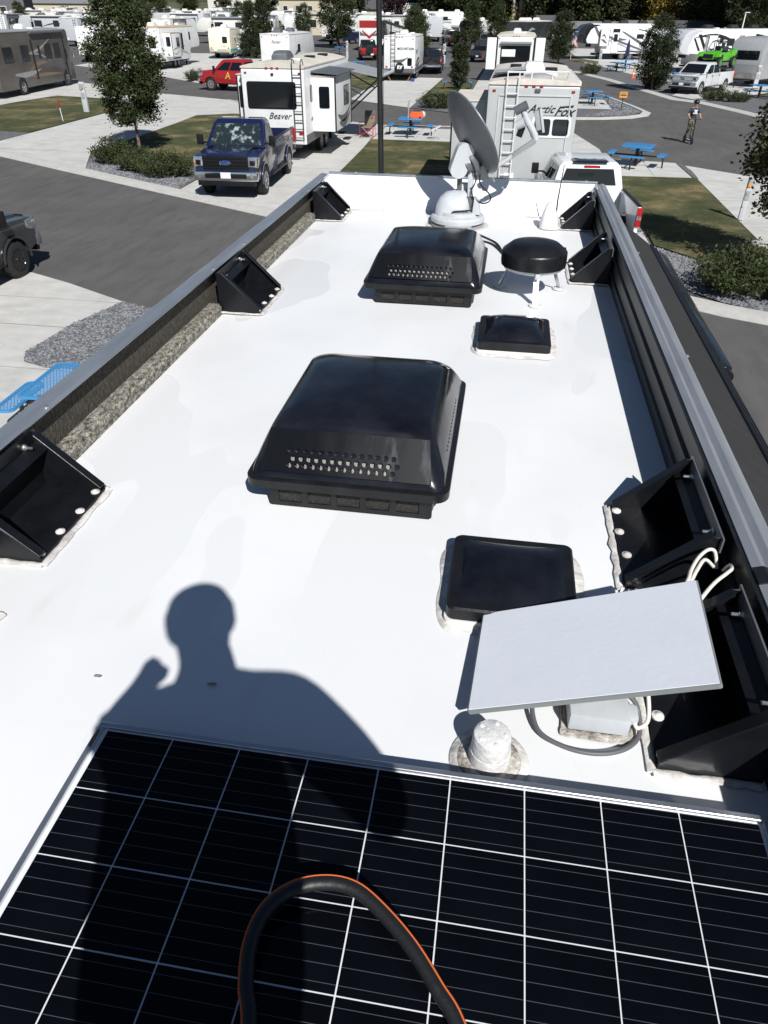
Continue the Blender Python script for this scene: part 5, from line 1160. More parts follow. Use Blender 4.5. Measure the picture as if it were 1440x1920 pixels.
# far rows, left half of the horizon
far = [(-70.5, 120, 1.5, M_cream, 'trailer', 'long cream trailer behind the brown motorhome roof'), (-84, 148, .1, M_offw, 'fifth', 'grey fifth wheel with swirl graphics above the cream trailer'), (-74, 139, 0, M_white, 'trailer', 'white trailer with script on its rear, left of the tall tree'),
       (-66, 128, .3, M_white, 'trailer', 'white trailer just left of the tall tree crown'), (-64.5, 160, 1.45, M_matblk, 'fifth', 'long camper with black slide and white awning arms in the far row'), (-60.5, 163.5, 0, M_white, 'trailer', 'white box trailer with small square windows'),
       (-54.3, 156, 0, M_white, 'trailer', 'white trailer with rear ladder and small door left of the dark conifer'), (-46, 170, 1.5, M_white, 'fifth', 'long white camper roof above the dark conifer'), (-90, 172, 1.4, M_white, 'trailer', 'white trailer low behind the grey house'),
       (-104, 186, .2, M_offw, 'fifth', 'off-white camper far left below the grey roof'), (-80, 182, 1.5, M_white, 'fifth', 'white camper side-on behind the tall tree'), (-33, 158, .2, M_white, 'trailer', 'white trailer behind the diagonal striped camper'),
       (-40, 186, 1.6, M_offw, 'trailer', 'off-white trailer before the flat beige building'), (-27, 148, 1.5, M_white, 'trailer', 'white trailer roof left of the red motorhome'), (-70, 200, 1.4, M_white, 'fifth', 'white camper farthest back at left centre'),
       (-53, 108, .1, M_offw, 'trailer', 'off-white trailer seen through the left side of the street tree'), (-60, 112, .0, M_white, 'fifth', 'white camper behind the white trailer with the screen door'), (-47, 112, .05, M_white, 'trailer', 'white trailer hidden behind the tan roofed fifth wheel'), (-42, 119, 1.5, M_offw, 'fifth', 'off-white camper above the tan roof'), (-40.5, 133, .1, M_white, 'trailer', 'white trailer above the cream trailer with teal trim'),
       (-58, 140, 1.5, M_white, 'trailer', 'white trailer side-on above the tan roofed fifth wheel'), (-49, 158, .1, M_offw, 'trailer', 'off-white trailer beside the polished aluminium trailer'), (-82, 128, .2, M_white, 'trailer', 'white trailer above the left end of the motorhome'), (-22, 140, 1.5, M_offw, 'fifth', 'off-white camper roof above the red motorhome'), (-14, 134, .2, M_white, 'trailer', 'white trailer left of the long white fifth wheel'), (-96, 158, 1.4, M_offw, 'trailer', 'off-white trailer below the dark grey house')]
for k, (x, y, a, m, kd, lb) in enumerate(far):
    rv('camper_trailer', lb, (x, y, 0), a, 8.5 + (k % 3), 3.15, kd, 2.55, body=m if k % 4 else M_lgrey, seed=60 + k, swooshes=4, stripe=(M_black, M_dgrey, M_mgrey)[k % 3], roof=(M_offw, M_beige, M_mgrey, M_lgrey)[k % 4], acs=(2, 5), ac_mat=M_offw if k % 3 else M_dgrey, rear_win=(.4, 2.2, .6, .5) if k % 2 else None, ladder=(.85, M_white if k % 2 else M_black) if k % 3 else None,
       wins=[(-1, 2, 2.2, .9, .7), (1, 2, 2.2, .9, .7), (-1, 5, 2.2, 1.2, .7), (1, 5, 2.2, 1.2, .7)], awning=(-1 if a > 1 else 1, 1, 6, M_dgrey), slides=[(-1 if a > 1 else 1, 1.5, 4, .9, 2.7, .6)] if k % 2 else [], group='campers in the far rows', doors=[(-1 if a > 1 else 1, 6)], lowband=M_dgrey if k % 2 else None)

# red off-roader and the sedan
def small_car(name, label, cat, loc, yaw, paint, jeep=False):
    t = thing(name, label, cat, loc, yaw, ground=True)
    if jeep: lo = [(1.95, .5), (1.95, 1.0), (1.85, 1.12), (.75, 1.16), (-1.95, 1.16), (-1.95, .5), (-1.6, .5), (-1.45, .85), (-.85, .85), (-.7, .5), (.75, .5), (.9, .85), (1.5, .85), (1.65, .5)]; top = [(.72, 1.15), (.45, 1.8), (-1.85, 1.8), (-1.93, 1.15)]; hw = .88
    else: lo = [(2.3, .35), (2.3, .7), (2.1, .82), (1.0, .98), (-1.6, 1.05), (-2.25, .98), (-2.3, .4), (-1.85, .35), (-1.7, .7), (-1.1, .7), (-.95, .35), (.95, .35), (1.1, .7), (1.7, .7), (1.85, .35)]; top = [(1.0, .95), (.2, 1.43), (-1.0, 1.45), (-1.75, 1.0)]; hw = .9
    MB().prism(lo, 'x', -hw, hw).build('body', paint, t, bevel=.05)
    yb0, yb1 = top[3], top[0]; r = [[(-hw + .04, y, z) for y, z in (top[3], top[0])] + [(hw - .04, y, z) for y, z in (top[0], top[3])], [(-hw + .2, y, z) for y, z in (top[2], top[1])] + [(hw - .2, y, z) for y, z in (top[1], top[2])]]
    MB().ring(r).build('cabin', M_glass, t, bevel=.04); MB().box((0, (top[1][0] + top[2][0]) / 2, top[1][1] + .015), (2 * hw - .36, abs(top[1][0] - top[2][0]), .05)).build('roof', M_blackp if jeep else paint, t, bevel=.02)
    R = .42 if jeep else .34; yw = (1.2, -1.15) if jeep else (1.4, -1.4)
    for s in (-1, 1):
        for y in yw: wheel(t, s * (hw - .08), y, R, .26, M_blkp if jeep else M_silver, s)
        MB().box((s * (hw - .14), -1.99 if jeep else -2.29, .92 if jeep else .85), (.16, .06, .22)).build('tail_light', M_red, t, bevel=.01); MB().box((s * .62, 1.96 if jeep else 2.28, .88 if jeep else .66), (.22, .06, .18)).build('headlight', M_lamp, t, bevel=.02)
        MB().box((s * (hw + .1), .62, 1.12), (.18, .08, .14)).build('mirror', M_blackp, t, bevel=.02)
    if jeep: e = wheel(t, 0, -2.1, .40, .24, M_blkp, 1); e.rotation_euler = (0, 0, -math.pi / 2); e.location = (0.1, -2.1, 1.02)
    MB().box((0, -2.02 if jeep else -2.32, .52), (1.7, .16, .18)).build('bumper', M_blackp, t, bevel=.03); MB().box((.35, -2.12 if jeep else -2.41, .56), (.3, .01, .14)).build('licence_plate', M_plate, t)
    return t
small_car('off_roader', 'red off-roader with black top and rear spare wheel left of the white trailer', 'off-roader', (-16.7, 92.5, 0), .25, M_redp, True)
small_car('sedan', 'dark grey sedan beside the toy hauler', 'sedan', (-3.6, 92.5, 0), -.5, M_charp)

# green buggy on the rack above the pale pickup
bg_ = thing('buggy', 'lime green off-road buggy riding on a rack above the pale pickup', 'buggy', (14.45, 65.35, gz(14.45, 65.35) + 1.50), 2.52)
for s in (-1, 1):
    for y in (1.15, -1.15): wheel(bg_, s * .72, y, .36, .26, M_green, s)
MB().prism([(1.55, .55), (1.6, .75), (1.2, .98), (.55, 1.08), (.5, .5)], 'x', -.42, .42).build('hood', M_green, bg_, bevel=.05)
MB().box((0, 0, .42), (1.1, 2.4, .14)).build('floor', M_matblk, bg_)
MB().prism([(1.62, .6), (1.66, .85), (1.6, .88), (1.55, .6)], 'x', -.36, .36).build('grille', M_blackp, bg_)
for s in (-1, 1):
    MB().prism([(.45, .45), (.5, .95), (-.5, 1.0), (-.9, .75), (-.7, .45)], 'x', s * .60, s * .66).build('door', M_green, bg_, bevel=.02)
    MB().prism([(-.75, .62), (-.8, 1.05), (-1.5, 1.15), (-1.75, .95), (-1.6, .75)], 'x', s * .35, s * .72).build('rear_fender', M_green, bg_, bevel=.05)
    MB().prism([(1.62, .72), (1.4, .98), (.85, 1.0), (.75, .85), (1.3, .85)], 'x', s * .45, s * .86).build('front_fender', M_green, bg_, bevel=.03)
    MB().tube(smooth_path([(s * .55, .75, .95), (s * .5, .25, 1.55), (s * .48, -.6, 1.62), (s * .52, -1.2, 1.1)], 4), .03, 8).build('roll_bar', M_black, bg_, smooth=50)
    MB().tube([(s * .48, -.1, 1.6), (s * .55, -.4, .95)], .028, 6).build('roll_bar', M_black, bg_)
    q = MB(); q.box((s * .28, -.25, .62), (.42, .45, .16)); q.box((s * .28, -.48, .98), (.42, .14, .7), (-.2, 0, 0)); q.build('seat', M_dgrey, bg_, bevel=.04)
    MB().tube([(s * .3, 1.0, .55), (s * .68, 1.15, .38)], .035, 6).build('suspension_arm', M_green, bg_); MB().tube([(s * .3, -.9, .5), (s * .68, -1.15, .38)], .035, 6).build('suspension_arm', M_green, bg_)
    MB().box((s * .3, 1.6, .72), (.18, .06, .06), (0, s * .3, 0)).build('headlight', M_lamp, bg_)
MB().box((0, -.18, 1.63), (1.0, 1.0, .035)).build('roof', M_blackp, bg_, bevel=.01)
rk = thing('truck_rack', 'black steel rack over the bed and cab of the pale pickup', 'rack', (13.85, 64.6, gz(13.8, 64.6) + .75), 2.52)
MB().box((0, -.8, .72), (1.7, 3.6, .07)).build('deck', M_matblk, rk)
for s in (-1, 1):
    for y in (-2.4, .3): MB().box((s * .82, y, .36), (.07, .07, .72)).build('post', M_matblk, rk)

# ---------------------------------------------------------------- tables and small things
picnic_table('blue picnic table on the pad right of the white pickup', (4.95, 32.15, .02), -.33)
picnic_table('blue picnic table with the orange tool box on it', (-4.87, 38.55, .02), .0)
picnic_table('blue picnic table on the gravel island by the orange sign', (4.85, 53.6, .07), .1)
picnic_table('blue picnic table below the black nosed fifth wheel', (9.2, 81.5, .05), .5)
picnic_table('blue picnic table by the closed navy umbrella', (10.4, 85.3, .05), .3)
picnic_table('blue picnic table half behind the dark tree, left of the pale pickup', (12.6, 70.8, .05), .6)
picnic_table('blue picnic table at the right edge below the silver trailer', (16.75, 60.6, .05), .4)
picnic_table('blue picnic table behind the slim column tree', (-4.4, 62.6, .03), .1)
picnic_table('blue picnic table near the brown motorhome front', (-29.5, 60.5, .02), .2)
picnic_table('blue picnic table in front of the far blue pickup', (-21.5, 100, .02), .2)
picnic_table('blue picnic table between the two campers by the awning arms', (-15.0, 78, .02), .2)
# near table with expanded metal top
t = thing('picnic_table', 'blue expanded metal picnic table left of the camper rail', 'picnic table', (-5.80, 8.55, .02), .03, 'blue picnic tables')
def mesh_panel(name, w, l, z, pitch, parent, M=None):
    mb = MB(); mb.X = M; n = 4; out = rrect(w, l, .1, n); inn = rrect(w - .06, l - .06, .08, n)
    mb.ring([[(x, y, z) for x, y in out], [(x, y, z + .04) for x, y in out], [(x, y, z + .04) for x, y in inn], [(x, y, z) for x, y in inn]], cap=False); k = len(out)
    mb.add([(x, y, z) for x, y in out] + [(x, y, z) for x, y in inn], [(i, (i + 1) % k, k + (i + 1) % k, k + i) for i in range(k)])
    top = mb.build(name, M_lattice, parent, smooth=30)
    lb = MB(); lb.X = M; hw, hl = w / 2 - .02, l / 2 - .02; s = 0
    c = -(hw + hl * 2)
    while c < hw + hl * 2:                     # two families of slanting strands
        for sg in (1, -1):
            # strand x = c + sg*y*.55 clipped to the panel
            ys = sorted([max(-hl, min(hl, (sg * (-hw - c)) / .55)), max(-hl, min(hl, (sg * (hw - c)) / .55))])
            if ys[1] - ys[0] > .03:
                p0 = Vector((c + sg * ys[0] * .55, ys[0], z + .034)); p1 = Vector((c + sg * ys[1] * .55, ys[1], z + .034)); d = (p1 - p0).normalized(); q = Vector((-d.y, d.x, 0)) * .0048; h = Vector((0, 0, .004 + (.001 if sg > 0 else 0)))
                lb.ring([[p0 - q - h, p0 + q - h, p0 + q + h, p0 - q + h], [p1 - q - h, p1 + q - h, p1 + q + h, p1 - q + h]])
        c += pitch
    tag(lb.build('expanded_metal', M_lattice, top, fix=False), kind='stuff')
mesh_panel('table_top', 1.17, 1.17, .705, .05, t); MB().box((0, 0, .36), (.12, .12, .70)).build('post', M_black, t)
for k in range(4):
    a = k * math.pi / 2; d = Vector((math.cos(a), math.sin(a), 0)); mesh_panel('seat', .30, .98, .41, .05, t, Matrix.Rotation(a, 4, 'Z') @ Matrix.Translation((.95, 0, 0)))
    MB().tube(smooth_path([d * .05 + Vector((0, 0, .36)), d * .8 + Vector((0, 0, .36)), d * .97 + Vector((0, 0, .3)), d * 1.0], 3), .03, 8).build('leg', M_black, t, smooth=50)

x0, y0, z0 = -4.75, 38.55, gz(0, 38.55) + .02 + .747
t = thing('tool_box', 'orange tool box on the blue table', 'tool box', (x0 + .18, y0 - .1, z0)); MB().box((0, 0, .1), (.62, .3, .2)).build('box', M_orange, t, bevel=.02); MB().box((0, .02, .23), (.55, .28, .06)).build('lid', M_orange, t, bevel=.02); MB().tube(smooth_path([(-.12, 0, .26), (-.1, 0, .31), (.1, 0, .31), (.12, 0, .26)], 3), .012, 6).build('handle', M_blackp, t); MB().box((.18, -.155, .05), (.08, .01, .06)).build('latch', M_blackp, t)
t = thing('hand_pump', 'grey upright pole standing on the blue table left of the orange box', 'pole', (x0 - .25, y0 + .1, z0)); MB().tube([(0, 0, 0), (0, 0, .55), (.03, 0, .66), (.06, 0, .72), (.07, 0, .70)], [.04, .035, .03, .02, .015], 8).build('pole', M_mgrey, t, smooth=50); MB().lathe([(.07, 0), (.06, .02)], 12).build('foot', M_mgrey, t)
t = thing('bag', 'grey and white bundle on the table behind the orange box', 'bag', (x0 + .42, y0 + .18, z0)); MB().ring([rr3(.2, .2, .08, 0, 0, .0), rr3(.3, .28, .12, 0, 0, .08), rr3(.26, .24, .1, .01, 0, .2), rr3(.1, .08, .03, .02, 0, .27)]).build('sack', M_lgrey, t, smooth=60); MB().tube(smooth_path([(-.06, 0, .24), (0, 0, .36), (.09, 0, .25)], 4), .012, 6).build('strap', M_blackp, t)
t = thing('flat_antenna', 'small white antenna on a tripod on the concrete by the table', 'antenna', (-3.55, 37.45, .03), .2, ground=True); MB().tube([(0, 0, .06), (0, 0, .42)], .022, 8).build('post', M_lgrey, t); MB().box((0, 0, .45), (.52, .32, .03), (0, -.42, .0)).build('panel', M_white, t, bevel=.01)
for k in range(4): MB().tube([(0, 0, .1), (.28 * math.cos(k * 1.57 + .6), .28 * math.sin(k * 1.57 + .6), .012)], .014, 6).build('foot', M_mgrey, t)
# folding chair
t = thing('camp_chair', 'folding camp chair with red frame by the camper step', 'chair', (-6.75, 37.35, .03), -.15, ground=True)
MB().box((0, .0, .44), (.5, .46, .03), (.06, 0, 0)).build('seat', mat('tan_canvas', (.20, .165, .12), .9), t, bevel=.01); MB().box((0, .26, .66), (.5, .03, .44), (-.18, 0, 0)).build('backrest', mat('brown_canvas', (.20, .165, .125), .9), t, bevel=.01); MB().box((0, .33, .98), (.5, .03, .24), (-.18, 0, 0)).build('headrest', M_dgrey, t, bevel=.01)
rf = mat('red_tube', (.42, .05, .045), .4)
for s in (-1, 1):
    for a, b in (((s * .3, -.24, .02), (-s * .22, -.22, .44)), ((s * .3, .26, .02), (-s * .22, .24, .44)), ((s * .3, -.24, .02), (s * .24, .22, .44)), ((s * .28, .27, .02), (s * .26, .36, 1.05)), ((s * .32, -.24, .02), (s * .32, -.26, .62))): MB().tube([a, b], .013, 6).build('frame_tube', rf, t)
    MB().box((s * .33, .0, .63), (.07, .52, .025)).build('armrest', M_dgrey, t, bevel=.008)
    MB().prism([(.1, .82), (.2, .82), (.15, .92)], 'y', .20, .21).build('logo', rf, t) if s < 0 else None
# hook-up pedestals, posts and markers
def pedestal(label, loc, h=1.45, w=.24, m=M_lgrey, box=True, yaw=0.):
    t = thing('hookup_pedestal', label, 'pedestal', loc, yaw, 'utility pedestals', ground=True)
    MB().box((0, 0, h / 2), (w, w * .55, h), taper=.92).build('post', m, t, bevel=.012)
    if box:
        MB().box((0, -w * .32, h * .86), (w * .8, w * .25, h * .16)).build('outlet_box', M_mgrey, t, bevel=.01); MB().lathe([(.055, 0), (.055, .05), (.04, .06)], 12, (w * .62, 0, h * .84), Matrix.Rotation(R_(90), 3, 'Y')).build('meter', M_lgrey, t, smooth=40); MB().box((0, -w * .30, h * .55), (w * .7, .02, h * .2)).build('cover', M_mgrey, t)
        MB().box((-w * .1, -w * .45, h * .78), (.09, .005, .1)).build('label_plate', M_signor, t)
    return t
pedestal('pale grey hook-up post on the left lawn behind the red marker', (-24.5, 43.8, .03), 1.5, .3)
pedestal('pale grey hook-up post at the edge of the right lawn', (6.94, 23.6, .04), 1.22, .16)
pedestal('pale hook-up post by the gravel triangle in the distance', (-7.8, 88.5, .03), 1.7, .3)
pedestal('dark hook-up post by the pale camper corner', (-2.05, 31.5, .03), 1.25, .2, M_dgrey)
pedestal('white hook-up post behind the far picnic table', (8.1, 87.5, .03), 1.5, .26)
pedestal('white hook-up post in front of the striped fifth wheel', (15.6, 75.0, .03), 1.4, .3)
pedestal('white hook-up post right of the navy umbrella', (11.6, 84.0, .03), 1.4, .26)
pedestal('white hook-up post by the silver trailer wheel', (17.9, 66.4, .03), 1.6, .3)
pedestal('white hook-up post with blue meter beside the far red motorhome', (-18.9, 92, .03), 1.7, .25)
t = thing('ground_marker', 'thin white marker stake with red top on the left lawn', 'marker', (-23.8, 39.9, .03), .1, ground=True); MB().tube([(0, 0, 0), (-.03, 0, .62)], .02, 6).build('stake', M_white, t); MB().tube([(-.03, 0, .62), (-.045, 0, .78), (-.05, 0, .95)], [.045, .03, .04], 8).build('red_top', M_redp, t, smooth=50); MB().box((-.04, -.03, .74), (.16, .05, .06)).build('handle', M_redp, t, bevel=.01)
for (x, y, lb) in ((6.44, 51.2, 'orange sign on a short post on the gravel island'), (-9.5, 88.9, 'orange sign on a short post beside the white trailer'), (-22.2, 128, 'small orange sign far off left of the red motorhome')):
    t = thing('sign', lb, 'sign', (x, y, .05), .05, 'orange site signs', ground=True); MB().tube([(0, 0, 0), (.0, 0, .7)], .025, 6).build('post', M_black, t); MB().box((0, -.03, .78), (.46, .02, .32)).build('sign_plate', M_signor, t); MB().box((0, -.042, .76), (.34, .005, .06)).build('arrow', M_matblk, t); MB().box((0, -.042, .87), (.3, .005, .03)).build('text_line', M_dgrey, t)
for k, (x, y) in enumerate(((9.93, 74.8), (11.02, 74.5))):
    t = thing('traffic_cone', ('orange traffic cone left of the dark tree', 'orange traffic cone against the dark tree trunk')[k], 'cone', (x, y, .05), 0, 'traffic cones', ground=True); MB().box((0, 0, .02), (.4, .4, .04)).build('base', M_orange, t); MB().lathe([(.15, .04), (.03, .7)], 14).build('body', M_orange, t, smooth=40); MB().lathe([(.105, .3), (.075, .45)], 14, cap=False).build('band', M_white, t, smooth=40)
t = thing('umbrella', 'closed navy umbrella standing in the blue table', 'umbrella', (10.4, 85.3, .06), 0, ground=True); MB().tube([(0, 0, 0), (0, 0, 2.4)], .03, 6).build('pole', M_dgrey, t); MB().ring([[(r * (1 if k % 2 else .6) * math.cos(k * .524), r * (1 if k % 2 else .6) * math.sin(k * .524), z) for k in range(12)] for r, z in ((.24, 1.0), (.22, 1.4), (.14, 2.0), (.03, 2.4))]).build('canopy', mat('navy_cloth', (.02, .03, .08), .8), t)
def flag(label, loc, yaw):
    t = thing('flag', label, 'flag', loc, yaw, 'small national flags', ground=True); MB().tube([(0, 0, 0), (0, 0, 2.6)], .025, 6).build('pole', M_white, t)
    fr_, fw_, fb_ = mat('flag_red', (.45, .03, .04), .7), mat('flag_white', (.75, .75, .76), .7), mat('flag_blue', (.03, .05, .2), .7); mb = MB(); nx, ny = 12, 13
    P = lambda i, j: (.06 + .55 * i / nx * (.75 + .02 * j), .05 * math.sin(i * .8 + j * .15), 2.5 - .9 * j / ny - .045 * i)
    for j in range(ny):
        for i in range(nx): mb.add([P(i, j), P(i + 1, j), P(i + 1, j + 1), P(i, j + 1)], [(0, 1, 2, 3)], 2 if (i < 5 and j < 7) else (0 if j % 2 == 0 else 1))
    mb.build('cloth', [fr_, fw_, fb_], t, fix=False)
flag('limp striped flag beside the black nosed fifth wheel', (5.7, 96.6, .02), .2); flag('limp striped flag far off by the green pickup', (-7.7, 107, .02), .1)
t = thing('lamp_post', 'thin white lamp post right of the striped fifth wheel', 'lamp post', (20.3, 84.5, .02), .4, ground=True); MB().tube([(0, 0, 0), (0, 0, 4.6)], .05, 8).build('pole', M_white, t); MB().box((.15, 0, 4.62), (.5, .2, .07)).build('lamp_head', M_lgrey, t, bevel=.02)
t = thing('lamp_post', 'thin white lamp post near the far beige building', 'lamp post', (-24.9, 118, .02), .4, ground=True); MB().tube([(0, 0, 0), (0, 0, 4.9)], .05, 8).build('pole', M_white, t); MB().box((.0, 0, 4.9), (.4, .2, .07)).build('lamp_head', M_lgrey, t, bevel=.02)
# flagpole clamped to the end wall of our camper
t = thing('flagpole', 'tall thin black pole rising from the end wall of the camper roof', 'pole', (-1.18, 7.24, 0)); MB().tube([(0, 0, .3), (-.005, .0, 3.9), (-.03, 0, 5.3), (-.06, 0, 7.4)], [.03, .026, .024, .018], 10).build('pole', M_black, t, smooth=50); MB().box((0, -.06, 3.83), (.16, .14, .03)).build('clamp', M_black, t, bevel=.004); MB().tube([(.02, -.04, 3.86), (.025, 0, 7.0)], .002, 5).build('halyard', M_blackp, t)
t = thing('utility_box', 'small concrete box cover set in the right lawn', 'cover', (7.0, 20.9, .05), .0, ground=True); MB().box((-.15, 0, 0.01), (.55, .5, .04)).build('cover', G_conc2, t, bevel=.01)

# ---------------------------------------------------------------- people
SK = mat('skin', (.45, .25, .17), .5); NV = mat('navy_cotton', (.02, .032, .06), .85, var=.15); CM = mat('camouflage_cotton', (.10, .085, .05), .85, var=.6, vscale=9, vcol=(.22, .20, .14), lo=.45, hi=.5, detail=2)
t = thing('person', 'person in navy shirt, camouflage trousers and black helmet riding a scooter', 'person', (8.13, 38.75, 0), math.pi + .22, ground=True)
J = {'pel': (0, -.05, .98, .13), 'spi': (0, -.03, 1.12, .125), 'che': (0, -.01, 1.30, .14), 'nek': (0, .01, 1.45, .06), 'hd0': (0, .03, 1.52, .075), 'hd1': (0, .035, 1.60, .09), 'hd2': (0, .03, 1.67, .075)}
E_ = [('pel', 'spi'), ('spi', 'che'), ('che', 'nek'), ('nek', 'hd0'), ('hd0', 'hd1'), ('hd1', 'hd2')]
for s, n_, ky, fy in ((-1, 'L', .06, .0), (1, 'R', .0, -.20)):
    J.update({n_ + 'sh': (s * .16, -.01, 1.39, .065), n_ + 'el': (s * .27, .04, 1.16, .045), n_ + 'wr': (s * .25, .26, 1.03, .03), n_ + 'hp': (s * .085, -.04, .93, .095), n_ + 'kn': (s * .085, ky - .02, .57, .068), n_ + 'an': (s * .07, fy - .04, .24, .048), n_ + 'to': (s * .07, fy + .13, .19, .038)})
    E_ += [('che', n_ + 'sh'), (n_ + 'sh', n_ + 'el'), (n_ + 'el', n_ + 'wr'), ('pel', n_ + 'hp'), (n_ + 'hp', n_ + 'kn'), (n_ + 'kn', n_ + 'an'), (n_ + 'an', n_ + 'to')]
    for k, (dx, dz, L_) in enumerate(((.028, .005, .055), (.010, .012, .06), (-.010, .010, .055), (-.026, .0, .045), (-s * .03, -.02, .035))):
        a, b = f'{n_}f{k}a', f'{n_}f{k}b'; J[a] = (s * .25 + dx, .30, 1.03 + dz, .011); J[b] = (s * .25 + dx, .30 + L_ * .7, 1.005 + dz, .009); E_ += [(n_ + 'wr', a), (a, b)]
bd = skin_body('body', J, E_, [SK, NV, CM, M_matblk], t, 'pel', 2)
for p in bd.data.polygons:                       # skin, shirt, trousers, shoes by place on the body
    c = p.center
    if c.z < .28: p.material_index = 3
    elif c.z < .99 and abs(c.x) < .21 and c.y < .2: p.material_index = 2
    elif c.z < 1.44 and (abs(c.x) < .19 or c.z > 1.22): p.material_index = 1
h = MB(); h.lathe([(.118, -.02), (.128, .02), (.125, .06), (.10, .105), (.06, .13), (.01, .138)], 20, (0, .025, 1.63), sy=1.15); h.build('helmet', mat('helmet_black', (.012, .012, .014), .25), t, smooth=50)
for k, (w_, z) in enumerate(((.17, 1.34), (.11, 1.28), (.17, 1.22))): text('shirt_print', ('TEAM', 'THE', 'WORK')[k], .065, Matrix.Translation((0, .145 - .006 * k, z)) @ Matrix.Rotation(math.pi, 4, 'Z') @ Matrix.Rotation(R_(90), 4, 'X'), M_white, t, 0, .004, bold=.006)
nz_ = MB(); nz_.ring([[(-.018, .115, 1.555), (.018, .115, 1.555), (.01, .118, 1.60), (-.01, .118, 1.60)], [(-.012, .142, 1.56), (.012, .142, 1.56), (.006, .125, 1.60), (-.006, .125, 1.60)]]); nz_.build('nose', SK, t, smooth=60)
for s in (-1, 1): MB().lathe([(.012, 0), (.01, .008), (.001, .01)], 8, (s * .035, .112, 1.605), Matrix.Rotation(R_(-90), 3, 'X')).build('eye', M_matblk, t)
t = thing('scooter', 'black kick scooter under the riding person', 'scooter', (8.13, 38.75, 0), math.pi + .22, ground=True)
MB().box((0, -.06, .13), (.16, .62, .05)).build('deck', M_blackp, t, bevel=.015); MB().box((.0, -.06, .16), (.17, .55, .012)).build('deck_edge', M_lgrey, t)
for y in (.42, -.44): wheel(t, 0, y, .12, .06, M_lgrey, 1)
MB().tube([(0, .25, .15), (0, .40, .24)], .03, 8).build('neck', M_blackp, t); MB().tube([(0, .42, .10), (0, .38, .45), (0, .33, 1.03)], .024, 8).build('stem', M_blackp, t, smooth=50); MB().tube([(-.28, .33, 1.02), (.28, .33, 1.02)], .018, 8).build('handlebar', M_blackp, t)
MB().tube(smooth_path([(.03, .36, .95), (.1, .45, .7), (.06, .44, .35), (.02, .42, .2)], 4), .006, 5).build('brake_cable', M_blackp, t); MB().box((0, -.46, .26), (.07, .22, .01), (-.3, 0, 0)).build('rear_fender', M_lgrey, t)

# the photographer, standing behind the panel; only the shadow falls into the picture
t = thing('person', 'photographer behind the camera whose shadow falls on the white roof', 'person', (0, -.45, ROOF), 0)
def W_(x, y, z, r): return (x, y + .45, z, r)
J = {'pel': W_(.04, -.42, .86, .23), 'spi': W_(.03, -.34, 1.03, .21), 'che': W_(.02, -.24, 1.19, .185), 'nek': W_(.01, -.16, 1.40, .066), 'hd0': W_(.012, -.145, 1.48, .078), 'hd1': W_(.015, -.14, 1.57, .094), 'hd2': W_(.015, -.15, 1.65, .08)}
E_ = [('pel', 'spi'), ('spi', 'che'), ('che', 'nek'), ('nek', 'hd0'), ('hd0', 'hd1'), ('hd1', 'hd2'), ('che', 'Lsh'), ('che', 'Rtr'), ('Rtr', 'Rsh')]
J.update({'Rtr': W_(.135, -.17, 1.335, .095), 'Lsh': W_(-.17, -.21, 1.28, .075), 'Lel': W_(-.33, -.04, 1.05, .055), 'Lwr': W_(-.20, -.08, 1.28, .030), 'Rsh': W_(.235, -.135, 1.335, .098), 'Rel': W_(.37, -.06, 1.00, .08), 'Rwr': W_(.06, -.115, 1.33, .036)})
E_ += [('Lsh', 'Lel'), ('Lel', 'Lwr'), ('Rsh', 'Rel'), ('Rel', 'Rwr')]
for s, n_ in ((-1, 'L'), (1, 'R')):
    J.update({n_ + 'hp': W_(s * .10, -.42, .82, .11), n_ + 'kn': W_(s * .11, -.42, .45, .075), n_ + 'an': W_(s * .11, -.48, .09, .055), n_ + 'to': W_(s * .13, -.32, .045, .043)})
    E_ += [('pel', n_ + 'hp'), (n_ + 'hp', n_ + 'kn'), (n_ + 'kn', n_ + 'an'), (n_ + 'an', n_ + 'to')]
for k, (dx, L_) in enumerate(((-.024, .035), (-.008, .05), (.008, .045), (.022, .03), (.036, .02))):
    J[f'Lf{k}a'] = W_(-.185 + dx, -.085, 1.31, .013); J[f'Lf{k}b'] = W_(-.165 + dx * .8, -.09, 1.325 + L_, .011); E_ += [('Lwr', f'Lf{k}a'), (f'Lf{k}a', f'Lf{k}b')]
    J[f'Rf{k}a'] = W_(.04 + .002 * k, -.075, 1.38 + .014 * k, .012); J[f'Rf{k}b'] = W_(.025, -.055, 1.39 + .016 * k, .010); E_ += [('Rwr', f'Rf{k}a'), (f'Rf{k}a', f'Rf{k}b')]
pb = skin_body('body', J, E_, [SK, NV, M_dgrey], t, 'pel', 2)
for p in pb.data.polygons:
    c = p.center
    if c.z < .90: p.material_index = 2
    elif c.z < 1.38 and (abs(c.x) < .14 or c.z < 1.2): p.material_index = 1
MB().lathe([(.102, -.02), (.104, .02), (.09, .065), (.05, .09), (.01, .098)], 20, (.015, .305, 1.60), sy=1.1).build('hair', mat('short_hair', (.05, .035, .025), .8), t, smooth=60)
ph = thing('phone', 'phone held by the photographer at the camera position', 'phone', (0, 0, 0)); ph.matrix_world = cam.matrix_world @ Matrix.Translation((-.012, -.045, .018)); MB().box((0, 0, 0), (.075, .155, .008)).build('case', M_blackp, ph, bevel=.003)

